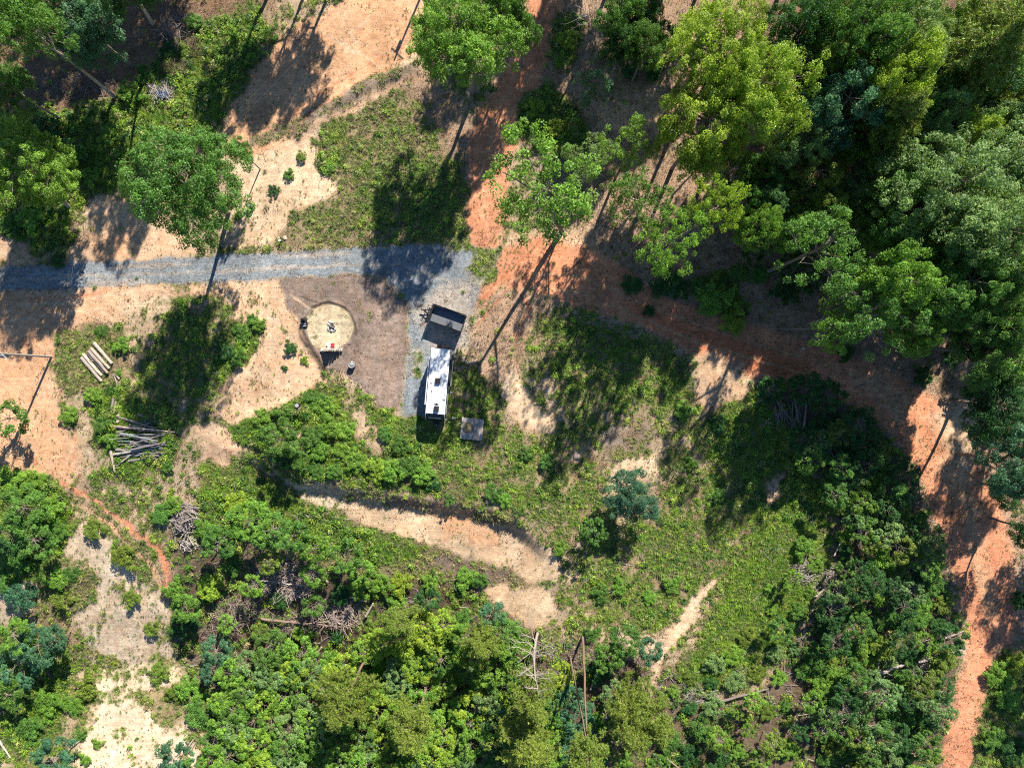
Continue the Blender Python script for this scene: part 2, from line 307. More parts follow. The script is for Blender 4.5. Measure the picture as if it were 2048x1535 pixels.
LAYERS = [
 ('P', [(-400, -300), (2500, -300), (2500, 560), (2060, 1800), (1960, 1500), (2010, 1250), (1960, 1020), (1850, 830), (1560, 700), (1280, 590), (1180, 480),
        (1100, 200), (1080, -300)], 'leafy', 25, 30),
 ('P', [(1480, -300), (2500, -300), (2500, 1900), (2080, 1000), (1960, 640), (1760, 480), (1640, 360), (1540, 120)], 'litter', 60, 60),
 ('P', [(-400, -300), (620, -300), (560, 20), (430, 60), (300, 150), (240, 200), (0, 230), (-400, 240)], 'litter', 25, 30),
 ('P', [(-400, 230), (0, 225), (230, 205), (300, 170), (330, 110), (420, 40), (520, 10), (545, 70), (500, 160), (430, 250), (300, 280), (215, 385), (150, 430), (100, 500), (40, 470), (-400, 450)], 'lush', 18, 26),
 ('P', [(-400, 470), (40, 468), (70, 500), (60, 530), (-400, 540)], 'tan', 10, 14),
 ('P', [(-400, 620), (-400, 1000), (60, 985), (150, 965), (160, 900), (112, 830), (108, 690), (160, 655), (240, 640), (290, 600), (420, 592), (470, 620), (455, 690), (425, 740),
        (425, 830), (470, 850), (560, 812), (640, 812), (660, 760), (640, 720), (560, 556), (400, 566), (100, 576), (0, 584)], 'tan', 8, 12),
 ('P', [(-400, 600), (110, 590), (250, 590), (205, 640), (110, 660), (100, 790), (150, 900), (140, 960), (60, 960), (-400, 900)], 'orange', 40, 20),
 ('P', [(170, 398), (240, 388), (300, 398), (345, 440), (430, 505), (300, 522), (128, 528), (150, 482), (192, 458)], 'tan', 8, 10),
 ('P', [(195, 470), (260, 460), (250, 520), (180, 525)], 'orange', 22, 10),
 ('P', [(105, 665), (175, 650), (245, 655), (245, 700), (268, 730), (262, 790), (230, 800), (150, 800), (112, 770)], 'olive', 10, 14),
 ('P', [(240, 612), (330, 596), (370, 600), (365, 640), (330, 660), (260, 655)], 'thin', 10, 12),
 ('P', [(120, 800), (160, 780), (260, 780), (360, 800), (420, 790), (440, 700), (470, 640), (525, 640), (512, 690), (440, 750), (420, 850), (450, 900), (420, 960), (400, 1010),
        (320, 1000), (290, 960), (180, 980), (158, 890), (140, 860)], 'scrub', 10, 16),
 ('P', [(330, 640), (420, 620), (420, 700), (400, 790), (330, 800), (290, 760)], 'grass', 16, 18),
 ('P', [(210, 760), (330, 800), (370, 850), (340, 930), (250, 960), (200, 900), (190, 830)], 'lush', 12, 16),
 ('P', [(410, 740), (525, 640), (512, 690), (440, 760)], 'lush', 12, 16),
 ('P', [(436, 300), (520, 300), (600, 262), (640, 250), (612, 290), (648, 305), (640, 340), (682, 380), (660, 402), (592, 420), (556, 470), (480, 502), (440, 500), (492, 420), (470, 340)], 'pale', 7, 12),
 ('P', YARD, 'orange', 8, 10),
 ('P', [(640, 250), (700, 228), (800, 175), (850, 200), (900, 290), (940, 380), (945, 450), (900, 486), (700, 492), (545, 496), (548, 466), (592, 422), (652, 402), (684, 380), (642, 332), (650, 292)], 'olive', 7, 14),
 ('P', [(720, 330), (900, 300), (930, 460), (720, 480)], 'grass', 30, 25),
 ('P', [(636, 270), (690, 240), (680, 330), (650, 340)], 'grass', 16, 14),
 ('P', [(640, 300), (670, 320), (662, 350), (640, 345)], 'lush', 10, 8),
 ('L', [(470, 300, 6), (560, 262, 12), (620, 235, 12), (700, 190, 12), (760, 160, 12), (830, 135, 10)], 'dead', 6, 10),
 ('L', [(560, 300, 8), (640, 245, 7), (720, 208, 7), (800, 165, 7)], 'tan', 5, 8),
 ('P', [(800, 175), (850, 120), (900, 180), (985, 290), (940, 380), (900, 310), (850, 210)], 'leafy', 16, 16),
 ('L', SPUR, 'red', 12, 14),
 ('P', [(1035, 200), (1100, 170), (1160, 220), (1190, 290), (1160, 330), (1100, 300), (1040, 270)], 'lush', 10, 14),
 ('P', [(1110, 40), (1170, 30), (1150, 130), (1100, 110)], 'lush', 12, 14),
 ('P', [(1190, 200), (1330, 170), (1330, 260), (1200, 270)], 'tan', 25, 25),
 ('P', [(1090, 470), (1300, 430), (1600, 560), (1640, 660), (1560, 690), (1280, 590), (1160, 500)], 'leafy', 20, 20),
 ('P', [(1390, 560), (1440, 540), (1500, 610), (1480, 660), (1420, 620)], 'lush', 10, 12),
 ('P', [(1000, 470), (1110, 455), (1180, 470), (1210, 520), (1100, 560), (1000, 530)], 'tan', 14, 14),
 ('L', TRACK, 'red', 9, 12),
 ('L', [(1280, 625, 22), (1400, 668, 20), (1530, 720, 24), (1600, 745, 14)], 'rust', 14, 14),
 ('L', [(1890, 925, 14), (1935, 1030, 12), (1985, 1230, 10)], 'orange', 16, 14),
 ('P', [(1700, 750), (1760, 740), (1840, 800), (1800, 830), (1740, 790)], 'orange', 16, 12),
 ('P', [(1860, 830), (1940, 760), (1960, 880), (1930, 960), (1890, 900)], 'tan', 16, 14),
 # right of the pad down to the slope
 ('P', [(935, 640), (1010, 575), (1085, 590), (1250, 640), (1380, 700), (1440, 790), (1530, 765), (1590, 880), (1660, 1000), (1640, 1120), (1560, 1230), (1440, 1180), (1330, 1270), (1180, 1275),
        (1140, 1140), (1050, 1030), (1000, 1000), (990, 850), (950, 760)], 'scrub', 10, 14),
 ('P', [(930, 690), (950, 640), (1000, 580), (1060, 585), (1120, 605), (1070, 640), (1052, 700), (1035, 750), (1060, 800), (1110, 842), (1088, 872), (1030, 842), (1005, 780), (955, 745)], 'leafy', 9, 14),
 ('P', [(1020, 720), (1060, 790), (1112, 842), (1086, 872), (1030, 842), (1008, 780)], 'pale', 8, 10),
 ('P', [(1075, 640), (1240, 650), (1350, 720), (1400, 800), (1300, 830), (1150, 800), (1080, 740)], 'grass', 14, 18),
 ('P', [(1390, 700), (1480, 720), (1500, 800), (1420, 860), (1400, 790)], 'tan', 12, 16),
 ('P', [(880, 730), (1000, 760), (1010, 850), (1000, 930), (960, 1000), (880, 985), (830, 900), (860, 850)], 'grass', 14, 14),
 ('P', [(1000, 860), (1150, 880), (1220, 960), (1180, 1080), (1080, 1060), (1000, 1000)], 'grass', 18, 22),
 ('P', [(1190, 870), (1300, 830), (1310, 880), (1250, 900), (1200, 920)], 'dead', 20, 24),
 ('P', [(1248, 918), (1312, 906), (1322, 950), (1275, 962), (1236, 990), (1210, 980), (1225, 930)], 'pale', 5, 8),
 ('P', [(1140, 905), (1160, 905), (1160, 922), (1142, 922)], 'tan', 4, 4),
 ('P', [(1400, 840), (1520, 780), (1600, 900), (1660, 1000), (1620, 1080), (1500, 1050), (1440, 950)], 'lush', 20, 22),
 ('P', [(1320, 960), (1480, 930), (1520, 1080), (1480, 1170), (1330, 1130)], 'grass', 20, 20),
 ('P', [(1180, 1060), (1350, 1040), (1480, 1150), (1320, 1270), (1190, 1240), (1150, 1140)], 'grass', 16, 18),
 ('P', [(1530, 960), (1570, 945), (1560, 1000), (1530, 1020)], 'tan', 7, 9),
 ('P', [(1500, 1060), (1650, 1020), (1660, 1150), (1560, 1300), (1400, 1400), (1340, 1380), (1400, 1260), (1450, 1180)], 'mead', 16, 16),
 # thicket on the right, undergrowth along the bottom
 ('P', [(1530, 770), (1640, 765), (1745, 835), (1825, 925), (1866, 1040), (1896, 1170), (1922, 1280), (1908, 1400), (1850, 1700), (1560, 1700), (1480, 1450), (1560, 1330), (1640, 1180), (1670, 1060), (1640, 960), (1580, 880)], 'brush', 12, 16),
 ('P', [(340, 1060), (480, 1075), (700, 1150), (960, 1172), (1060, 1240), (1100, 1280), (1300, 1310), (1420, 1390), (1600, 1450), (1650, 1750), (380, 1750), (400, 1480), (350, 1280)], 'brush', 12, 16),
 ('P', [(1170, 1250), (1330, 1280), (1290, 1320), (1180, 1310)], 'thin', 10, 10),
 ('L', PATH, 'thin', 12, 10), ('L', [(x, y, w * .7) for x, y, w in PATH], 'pale', 7, 9),
 ('P', [(2000, 1300), (2300, 1250), (2300, 1700), (1940, 1700), (1960, 1420)], 'grass', 14, 14),
 ('P', [(1800, 1480), (1830, 1470), (1840, 1510), (1800, 1510)], 'tan', 8, 8),
 # slope below the pad
 ('P', [(640, 765), (725, 790), (800, 832), (880, 840), (860, 990), (760, 972), (600, 945), (520, 900), (440, 890), (430, 862), (530, 830), (600, 795)], 'lush', 9, 14),
 ('P', [(680, 780), (730, 800), (770, 890), (760, 915), (720, 880), (690, 830)], 'thin', 9, 10),
 ('P', [(545, 838), (610, 858), (606, 876), (588, 872), (542, 850)], 'pale', 3, 4),
 ('P', [(395, 850), (440, 850), (470, 885), (520, 905), (470, 900), (440, 960), (415, 1000), (400, 950), (410, 900)], 'tan', 8, 12),
 ('P', [(420, 920), (560, 962), (640, 1015), (760, 1052), (870, 1082), (1000, 1125), (1060, 1155), (1090, 1190), (960, 1172), (700, 1150), (480, 1080), (400, 1010)], 'olive', 9, 14),
 ('P', [(700, 1050), (780, 1064), (880, 1090), (1000, 1140), (960, 1165), (800, 1120)], 'dead', 14, 14),
 ('P', [(410, 930), (500, 945), (600, 1000), (700, 1040), (860, 1090), (820, 1130), (700, 1110), (560, 1080), (440, 1060), (400, 1000)], 'lush', 18, 18),
 ('P', [(575, 968), (640, 966), (700, 985), (690, 1015), (640, 1012), (600, 988)], 'sand', 6, 9),
 ('P', [(690, 1000), (760, 992), (860, 1010), (980, 1042), (1062, 1064), (1112, 1115), (1122, 1158), (1060, 1166), (1000, 1136), (930, 1114), (860, 1088), (770, 1060), (700, 1034)], 'peach', 6, 10),
 ('P', [(760, 985), (880, 1006), (1000, 1030), (1010, 1045), (900, 1036), (830, 1024), (770, 1008)], 'dead', 8, 12),
 ('P', [(870, 1000), (950, 1012), (945, 1060), (890, 1085), (870, 1040)], 'orange', 10, 12),
 ('P', [(930, 1050), (990, 1060), (1000, 1090), (940, 1090)], 'orange', 10, 10),
 ('P', [(940, 1112), (1030, 1150), (1060, 1172), (1090, 1188), (1020, 1172), (960, 1142)], 'dead', 9, 10),
 ('P', [(960, 1165), (1105, 1180), (1120, 1230), (1070, 1262), (1000, 1215)], 'peach', 8, 10),
 # lower left corner
 ('P', [(-400, 1010), (120, 985), (250, 1010), (330, 1060), (340, 1200), (360, 1320), (400, 1480), (420, 1750), (-400, 1750)], 'scrub', 12, 14),
 ('P', [(100, 1110), (170, 1030), (220, 1080), (255, 1150), (330, 1185), (335, 1235), (290, 1240), (200, 1230), (130, 1225), (90, 1180)], 'sand', 8, 14),
 ('P', [(200, 1330), (260, 1320), (340, 1310), (370, 1440), (410, 1560), (150, 1560), (160, 1490), (190, 1440)], 'sand', 10, 14),
 ('P', [(150, 1215), (335, 1228), (352, 1320), (345, 1400), (200, 1400), (170, 1300)], 'sandy', 14, 16),
 ('P', [(225, 1230), (320, 1230), (330, 1300), (260, 1340), (215, 1290)], 'sand', 16, 20),
 ('P', [(270, 1390), (360, 1370), (370, 1440), (330, 1460)], 'olive', 8, 10),
 ('P', [(-50, 1190), (60, 1150), (80, 1200), (20, 1250), (-50, 1270)], 'sand', 7, 10),
 ('P', [(80, 1060), (120, 1090), (200, 1160), (180, 1200), (110, 1260), (70, 1300), (60, 1240), (100, 1180), (70, 1120)], 'olive', 12, 14),
 ('P', [(-400, 960), (110, 950), (150, 1050), (90, 1150), (-400, 1190)], 'lush', 12, 14),
 ('P', [(-400, 1250), (110, 1280), (150, 1330), (100, 1500), (-400, 1560)], 'lush', 14, 14),
 ('L', [(128, 968, 6), (190, 1000, 4), (232, 1032, 5), (290, 1075, 6), (325, 1110, 9), (338, 1150, 5), (326, 1200, 3)], 'red', 5, 9),
 ('L', [(160, 1010, 2), (220, 1050, 4), (260, 1090, 3), (310, 1140, 4), (328, 1190, 3)], 'orange', 5, 8),
 # made surfaces
 ('L', [(95, 592, 1.2), (160, 618, 1.4), (245, 668, 1.2)], 'pale', 1.8, 3), ('L', [(110, 585, 1.2), (180, 612, 1.2), (262, 655, 1.2)], 'pale', 1.8, 3), ('L', [(120, 600, 1.0), (190, 640, 1.2), (235, 680, 1.0)], 'orange', 1.8, 3),
 ('L', [(512, 615, 1.2), (570, 660, 1.4), (620, 730, 1.0)], 'sand', 1.8, 3), ('L', [(530, 660, 1.0), (575, 700, 1.4), (600, 730, 1.0)], 'sand', 1.8, 3), ('L', [(60, 600, 2), (180, 590, 3), (210, 580, 3)], 'red', 6, 5),
 ('L', [(30, 870, 1.4), (62, 912, 2.0), (80, 928, 1.4)], 'rust', 2, 4), ('L', [(640, 60, 2), (720, 110, 2), (760, 140, 1.5)], 'pale', 3, 6), ('L', [(1020, 560, 2), (1060, 620, 2), (1030, 680, 1.5)], 'rust', 3, 6),
 *RUTS,
 ('L', ROAD, 'gravel', 5, 9), ('P', PAD, 'gravel', 6, 11),
 ('L', [(230, 534, 3), (300, 531, 4), (380, 528, 2)], 'dusty', 5, 5), ('L', [(170, 566, 3), (230, 566, 6), (300, 562, 2)], 'dusty', 6, 6), ('L', [(560, 512, 2), (630, 509, 4), (700, 507, 3)], 'dusty', 4, 5), ('L', [(440, 545, 1), (600, 535, 2), (700, 530, 1)], 'dusty', 4, 4), ('L', [(0, 560, 1.5), (130, 556, 2), (300, 548, 2), (420, 542, 1.5), (560, 533, 2), (800, 528, 1.5), (900, 560, 2), (890, 640, 1)], 'dusty', 4, 5), ('P', [(870, 482), (930, 478), (960, 500), (900, 505)], 'weedy', 6, 8),
 ('L', [(812, 690, 2), (808, 760, 2.5), (806, 830, 2)], 'weedy', 3, 5),
 ('P', [(960, 496), (1004, 500), (990, 560), (955, 580), (935, 540)], 'weedy', 8, 12),
 ('P', [(880, 570), (950, 560), (940, 640), (930, 700), (870, 700), (830, 640), (822, 600), (850, 600)], 'dusty', 14, 16),
 ('P', [(822, 690), (846, 690), (842, 750), (822, 750)], 'weedy', 8, 8),
 ('P', MULCH, 'mulch', 4, 7), ('P', [(690, 560), (760, 575), (800, 620), (790, 720), (740, 700), (730, 620)], 'duff', 22, 24), ('P', [(720, 720), (800, 740), (795, 815), (740, 780)], 'duff', 16, 18), ('L', [(580, 588, 1.2), (600, 600, 1.6), (618, 616, 1.2)], 'tan', 2.5, 4), ('L', [(600, 590, 1.0), (622, 598, 1.4), (645, 604, 1)], 'char', 2.5, 5),
 ('L', [(603, 660, 3), (628, 702, 4), (652, 737, 4)], 'char', 4, 5),
 ('L', [(625, 612, 2), (660, 603, 3), (690, 615, 3), (708, 645, 2.5), (713, 668, 1.5)], 'char', 3, 4),
 ('P', CIRC, 'straw', 2, 3),
]
def paint(px, py):
    """photo pixels of ground points -> (soil rgb, grass, weed, gravel, dry)"""
    k0 = KIND['scrub']; n = px.shape[0]
    ch = np.tile(np.array([*k0[0], *k0[1:]], float), (n, 1))
    wx = fbm(px, py, 46, 11, 4) - 0.5; wy = fbm(px, py, 46, 77, 4) - 0.5
    fx = fbm(px, py, 11, 21, 2) - 0.5; fy = fbm(px, py, 11, 87, 2) - 0.5
    for typ, shp, kind, soft, warp in LAYERS:
        xs = [p[0] for p in shp]; ys = [p[1] for p in shp]; pad = soft + warp + 10 + (max(p[2] for p in shp) if typ == 'L' else 0)
        sel = (px > min(xs) - pad) & (px < max(xs) + pad) & (py > min(ys) - pad) & (py < max(ys) + pad)
        if not sel.any(): continue
        qx = px[sel] + wx[sel] * warp * 2.0 + fx[sel] * warp * 0.7; qy = py[sel] + wy[sel] * warp * 2.0 + fy[sel] * warp * 0.7
        sd = poly_sd(qx, qy, shp) if typ == 'P' else line_sd(qx, qy, shp)
        m = sstep(-soft, soft, sd)[:, None]; k = KIND[kind]
        ch[sel] = ch[sel] * (1 - m) + np.array([*k[0], *k[1:]]) * m
    return ch
def cover(px, py, ch):
    """share of the ground hidden by low green"""
    n1 = fbm(px, py, 24, 41, 4); n2 = fbm(px, py, 8, 51, 2); n4 = fbm(px, py, 90, 47, 2)
    return sstep(0.28, 0.66, ch[:, 3] * 0.95 + (n1 - 0.5) * 1.2 + (n2 - 0.5) * 0.8 + (n4 - 0.5) * 0.5 - 0.02) * np.clip(ch[:, 3] * 6, 0, 1)
def albedo(px, py, ch, cv):
    n1 = fbm(px, py, 60, 61, 4)[:, None]; n2 = fbm(px, py, 9, 71, 3)[:, None]
    n3 = fbm(px, py, 22, 67, 3)[:, None]
    soil = ch[:, :3] * (0.66 + 0.68 * n1) * (0.74 + 0.52 * n2)
    soil = soil * (1 + (n3 - 0.5) * np.array([-0.06, 0.12, 0.26]) * (1 - ch[:, 5:6]))
    gr = fbm(px, py, 40, 91, 3)[:, None]
    green = np.array([.060, .145, .016]) * (1 - gr) + np.array([.150, .220, .026]) * gr
    dryc = np.array([.20, .165, .105])
    d = np.clip(ch[:, 6:7] * 0.8 + 0.22 + (n2 - 0.5) * 0.9, 0, 1)
    green = green * (1 - d) + dryc * d
    c = cv[:, None] * 0.72
    return soil * (1 - c) + green * c

def ground_mat():
    m, n, l, b = new_mat("ground_cover")
    col = nd(n, "ShaderNodeAttribute", attribute_name="soil").outputs["Color"]
    gv = nd(n, "ShaderNodeAttribute", attribute_name="gravel").outputs["Fac"]
    pos = n.new("ShaderNodeNewGeometry").outputs["Position"]
    f1 = noise(n, l, pos, 1.3, 6, 0.72); f2 = noise(n, l, pos, 7.0, 5, 0.75)
    mp = n.new("ShaderNodeMapping"); mp.inputs["Rotation"].default_value = (0, 0, 0.5); mp.inputs["Scale"].default_value = (0.5, 3.2, 1); l.new(pos, mp.inputs[0])
    f3 = noise(n, l, mp.outputs[0], 1.2, 5, 0.7)
    mq = n.new('ShaderNodeMapping'); mq.inputs['Rotation'].default_value = (0, 0, -0.9); mq.inputs['Scale'].default_value = (0.16, 2.4, 1); l.new(pos, mq.inputs[0])
    f4 = noise(n, l, mq.outputs[0], 1.0, 4, 0.6)
    c = mixc(n, l, col, ramp(n, l, f1, [(0.25, 0.70), (0.75, 1.28)]), 1.0, 'MULTIPLY')
    c = mixc(n, l, c, ramp(n, l, f2, [(0.28, 0.50), (0.5, 1.0), (0.74, 1.42)]), 1.0, 'MULTIPLY')
    c = mixc(n, l, c, ramp(n, l, f3, [(0.3, 0.86), (0.7, 1.12)]), 1.0, 'MULTIPLY')
    c = mixc(n, l, c, ramp(n, l, f4, [(0.34, 0.92), (0.5, 1.0), (0.66, 1.05)]), 1.0, 'MULTIPLY')
    # clods, twigs and pebbles
    vo = n.new("ShaderNodeTexVoronoi"); vo.inputs["Scale"].default_value = 2.6; l.new(pos, vo.inputs[0])
    sp = ramp(n, l, vo.outputs["Distance"], [(0.05, 1.0), (0.16, 0.0)])
    vo2 = n.new("ShaderNodeTexVoronoi"); vo2.inputs["Scale"].default_value = 7.5; l.new(pos, vo2.inputs[0])
    peb = ramp(n, l, nd_sep(n, l, vo2.outputs["Color"]), [(0.0, 0.74), (0.5, 1.0), (1.0, 1.28)])
    c = mixc(n, l, c, (0.45, 0.36, 0.28), math_(n, l, 'MULTIPLY', sp, 0.55), 'MULTIPLY')
    g = mixc(n, l, c, peb, 1.0, 'MULTIPLY')
    c = mixc(n, l, c, g, gv)
    l.new(c, b.inputs["Base Color"]); b.inputs["Roughness"].default_value = 0.95; b.inputs["Specular IOR Level"].default_value = 0.1
    hgt = math_(n, l, 'ADD', math_(n, l, 'MULTIPLY', f1, 0.6), math_(n, l, 'MULTIPLY', f2, 0.35))
    hgt = math_(n, l, 'ADD', hgt, math_(n, l, 'MULTIPLY', f3, 0.3))
    bp = n.new("ShaderNodeBump"); bp.inputs["Strength"].default_value = 0.7; bp.inputs["Distance"].default_value = 0.13
    l.new(hgt, bp.inputs["Height"]); l.new(bp.outputs[0], b.inputs["Normal"])
    return m
def nd_sep(n, l, c):
    s = n.new("ShaderNodeSeparateColor"); l.new(c, s.inputs[0]); return s.outputs[0]
M_GROUND = ground_mat()
def terrain_mesh(name, X, Y, keep=None, lift=0.0):
    """X, Y: 2-D arrays of plan pixels"""
    ny, nx = X.shape; x = X.ravel(); y = Y.ravel(); z = height(x, y)
    f = H / (H - z); qx = 1024 + (x - 1024) * f; qy = 767.5 + (y - 767.5) * f
    ch = paint(qx, qy); cv = cover(qx, qy, ch); col = albedo(qx, qy, ch, cv)
    co = np.stack([(x - 1024) * S, (767.5 - y) * S, z + lift], 1)
    I = np.arange(nx * ny).reshape(ny, nx)
    F = np.stack([I[1:, :-1], I[1:, 1:], I[:-1, 1:], I[:-1, :-1]], -1).reshape(-1, 4)
    if keep is not None:
        kv = keep(qx, qy); F = F[kv[F].all(1)]
        used = np.zeros(nx * ny, bool); used[F.ravel()] = True
        mp = np.cumsum(used) - 1; F = mp[F]; co = co[used]; col = col[used]; ch = ch[used]
    me = bpy.data.meshes.new(name); me.vertices.add(len(co)); me.vertices.foreach_set("co", co.astype(np.float32).ravel())
    me.loops.add(F.size); me.loops.foreach_set("vertex_index", F.astype(np.int32).ravel())
    me.polygons.add(len(F)); me.polygons.foreach_set("loop_start", np.arange(0, F.size, 4, dtype=np.int32))
    me.polygons.foreach_set("use_smooth", np.ones(len(F), bool))
    a = me.attributes.new("soil", 'FLOAT_COLOR', 'POINT'); a.data.foreach_set("color", np.concatenate([col, np.ones((len(col), 1))], 1).astype(np.float32).ravel())
    a = me.attributes.new("gravel", 'FLOAT', 'POINT'); a.data.foreach_set("value", ch[:, 5].astype(np.float32))
    me.materials.append(M_GROUND); me.update(); me.validate()
    return me
def axis(a, b, st, far):
    c = np.arange(a, b + 1, st); g = []; s_ = st; p = b
    while p < far: s_ *= 1.35; p += s_; g.append(p)
    lo = []; s_ = st; p = a
    while p > -far: s_ *= 1.35; p -= s_; lo.append(p)
    return np.concatenate([lo[::-1], c, g])
gx = axis(-220, 2268, 3.4, 11000); gy = axis(-190, 1725, 3.4, 11000)
X, Y = np.meshgrid(gx, gy)
tag(link("ground", terrain_mesh("ground", X, Y)), "clay and grass ground of the clearing", "ground", kind="structure")
def wob(px, py, amp):
    return (fbm(px, py, 22, 131, 4) - 0.5) * 2 * amp + (fbm(px, py, 5, 151, 2) - 0.5) * amp
def sheet(name, label, sdf, box, lift, amp, step=2.0):
    X, Y = np.meshgrid(np.arange(box[0], box[2], step), np.arange(box[1], box[3], step))
    o = link(name, terrain_mesh(name, X, Y, lambda x, y: sdf(x + wob(x, y, amp), y + wob(y, x, amp)) > 0, lift))
    return tag(o, label, name.split("_")[-1], kind="structure")
sheet("gravel_road", "blue-grey gravel driveway ending in a parking pad", lambda x, y: np.maximum(line_sd(x, y, ROAD), poly_sd(x, y, PAD)), (-200, 470, 1016, 846), 0.035, 8)
sheet("dirt_road", "red clay track curving round the thicket", lambda x, y: line_sd(x, y, TRACK), (930, 470, 2200, 1680), 0.022, 12, 3.0)
sheet("dirt_yard", "bare orange dirt clearing beyond the mown patch", lambda x, y: poly_sd(x, y, YARD), (420, -190, 880, 330), 0.02, 10, 3.0)
sheet("mulch_bed", "brown mulched bed round the fire pit", lambda x, y: poly_sd(x, y, MULCH), (540, 530, 830, 840), 0.060, 6)
sheet("straw_circle", "pale straw-covered circle round the fire pit", lambda x, y: poly_sd(x, y, CIRC), (600, 598, 716, 712), 0.085, 3.5, 1.5)

# ------------------------------------------------------------------ vegetation prototypes
M_LEAF = leafmat("leaf"); M_TUFT = leafmat("low_leaf", True, 0.2); M_NEEDLE = leafmat("needle", False, 0.15)
M_BARK = wood("bark", (.30, .255, .215), (.12, .095, .075), (9, 9, 2), True)
M_DEADWOOD = wood("dead_wood", (.36, .325, .30), (.18, .15, .135), (9, 9, 2), True)
M_CUT = wood("cut_end", (.62, .50, .36), (.42, .31, .20), (8, 8, 8))
TINT = {'yellow-green': (.255, .370, .040), 'bright green': (.168, .315, .042), 'mid green': (.102, .220, .038), 'deep green': (.045, .130, .030),
        'blue-green': (.070, .180, .088), 'grey-green': (.175, .285, .095), 'olive': (.165, .240, .036), 'brown': (.16, .10, .06), 'slate green': (.050, .135, .072)}
def rnd_dirs(n, rng, zmin=-1.0):
    z = rng.uniform(zmin, 1, n); a = rng.uniform(0, 2 * math.pi, n); r = np.sqrt(1 - z * z)
    return np.stack([r * np.cos(a), r * np.sin(a), z], 1)
def clump_leaves(cl, rad, per, L, rng, flat=0.65, wide=0.6):
    """cl (n,3) centres, rad (n,) -> leaf quads, per-leaf random"""
    n = len(cl); d = rnd_dirs(n * per, rng, -0.75)
    r = np.repeat(rad, per) * rng.uniform(0.35, 1.05, n * per) ** 0.6
    off = d * r[:, None] * np.array([1, 1, flat])
    c = np.repeat(cl, per, 0) + off
    nrm = 0.55 * d + np.array([0, 0, 0.75]) + rng.normal(size=(n * per, 3)) * 0.42
    Ls = L * rng.uniform(0.65, 1.35, n * per)
    q = leaf_quads(c, nrm, Ls, Ls * wide * rng.uniform(0.8, 1.2, n * per), rng)
    rn = np.clip(np.repeat(rng.uniform(0.05, 0.95, n), per) * 0.62 + rng.uniform(0, 1, n * per) * 0.38, 0, 1)
    return q, rn
def bend(a, b, rng, n=5, amp=0.12):
    a = np.asarray(a, float); b = np.asarray(b, float); t = np.linspace(0, 1, n)[:, None]
    L = np.linalg.norm(b - a); w = rng.normal(size=3) * L * amp
    return a + (b - a) * t + w * (t * (1 - t)) * 2 + rng.normal(size=(n, 3)) * min(L, 4.0) * 0.010
def broadleaf(seed, R=5.0, zc=10.0, vr=3.9, lobes=9, per_lobe=28, per=112, leaf=0.205, rclump=(0.42, 0.80), trunk=0.30, gap=0.1, spread=0.58, lr_=(0.30, 0.46)):
    rng = np.random.default_rng(seed); tr = MB(); cls = []; rads = []
    ang0 = rng.uniform(0, 6.28); lobc = [(np.array([rng.normal() * 0.08 * R, rng.normal() * 0.08 * R, zc + vr * 0.45]), 0.46 * R)]
    for i in range(lobes - 1):
        a = ang0 + i * 2.39996 + rng.normal() * 0.25; r = R * spread * rng.uniform(0.72, 1.15)
        lobc.append((np.array([r * math.cos(a), r * math.sin(a), zc + vr * rng.uniform(-0.5, 0.30)]), R * rng.uniform(*lr_)))
    top = np.array([rng.normal() * 0.25, rng.normal() * 0.25, zc + vr * 0.3])
    stem = bend((0, 0, -0.3), top, rng, 9, 0.05); tr.tube(stem, np.linspace(trunk, trunk * 0.3, 9), 8)
    for c, lr in lobc:
        k = int(rng.integers(5, 8)); s0 = stem[k]
        limb = bend(s0, c, rng, 5, 0.10); tr.tube(limb, np.linspace(trunk * 0.42, trunk * 0.14, 5), 5)
        d = rnd_dirs(per_lobe, rng, -0.55); d = d[rng.uniform(size=per_lobe) > gap]
        cc = c + d * lr * rng.uniform(0.68, 1.12, len(d))[:, None] * np.array([1, 1, 0.82])
        cls.append(cc); rads.append(rng.uniform(*rclump, len(cc)))
        for q in cc[::4]: tr.tube(bend(limb[3], q, rng, 4, 0.15), np.linspace(trunk * 0.13, trunk * 0.05, 4), 3)
    q, rn = clump_leaves(np.concatenate(cls), np.concatenate(rads), per, leaf, rng)
    return tr.mesh("trunk", [M_BARK], True), quad_mesh("crown", q, rn, [M_LEAF])
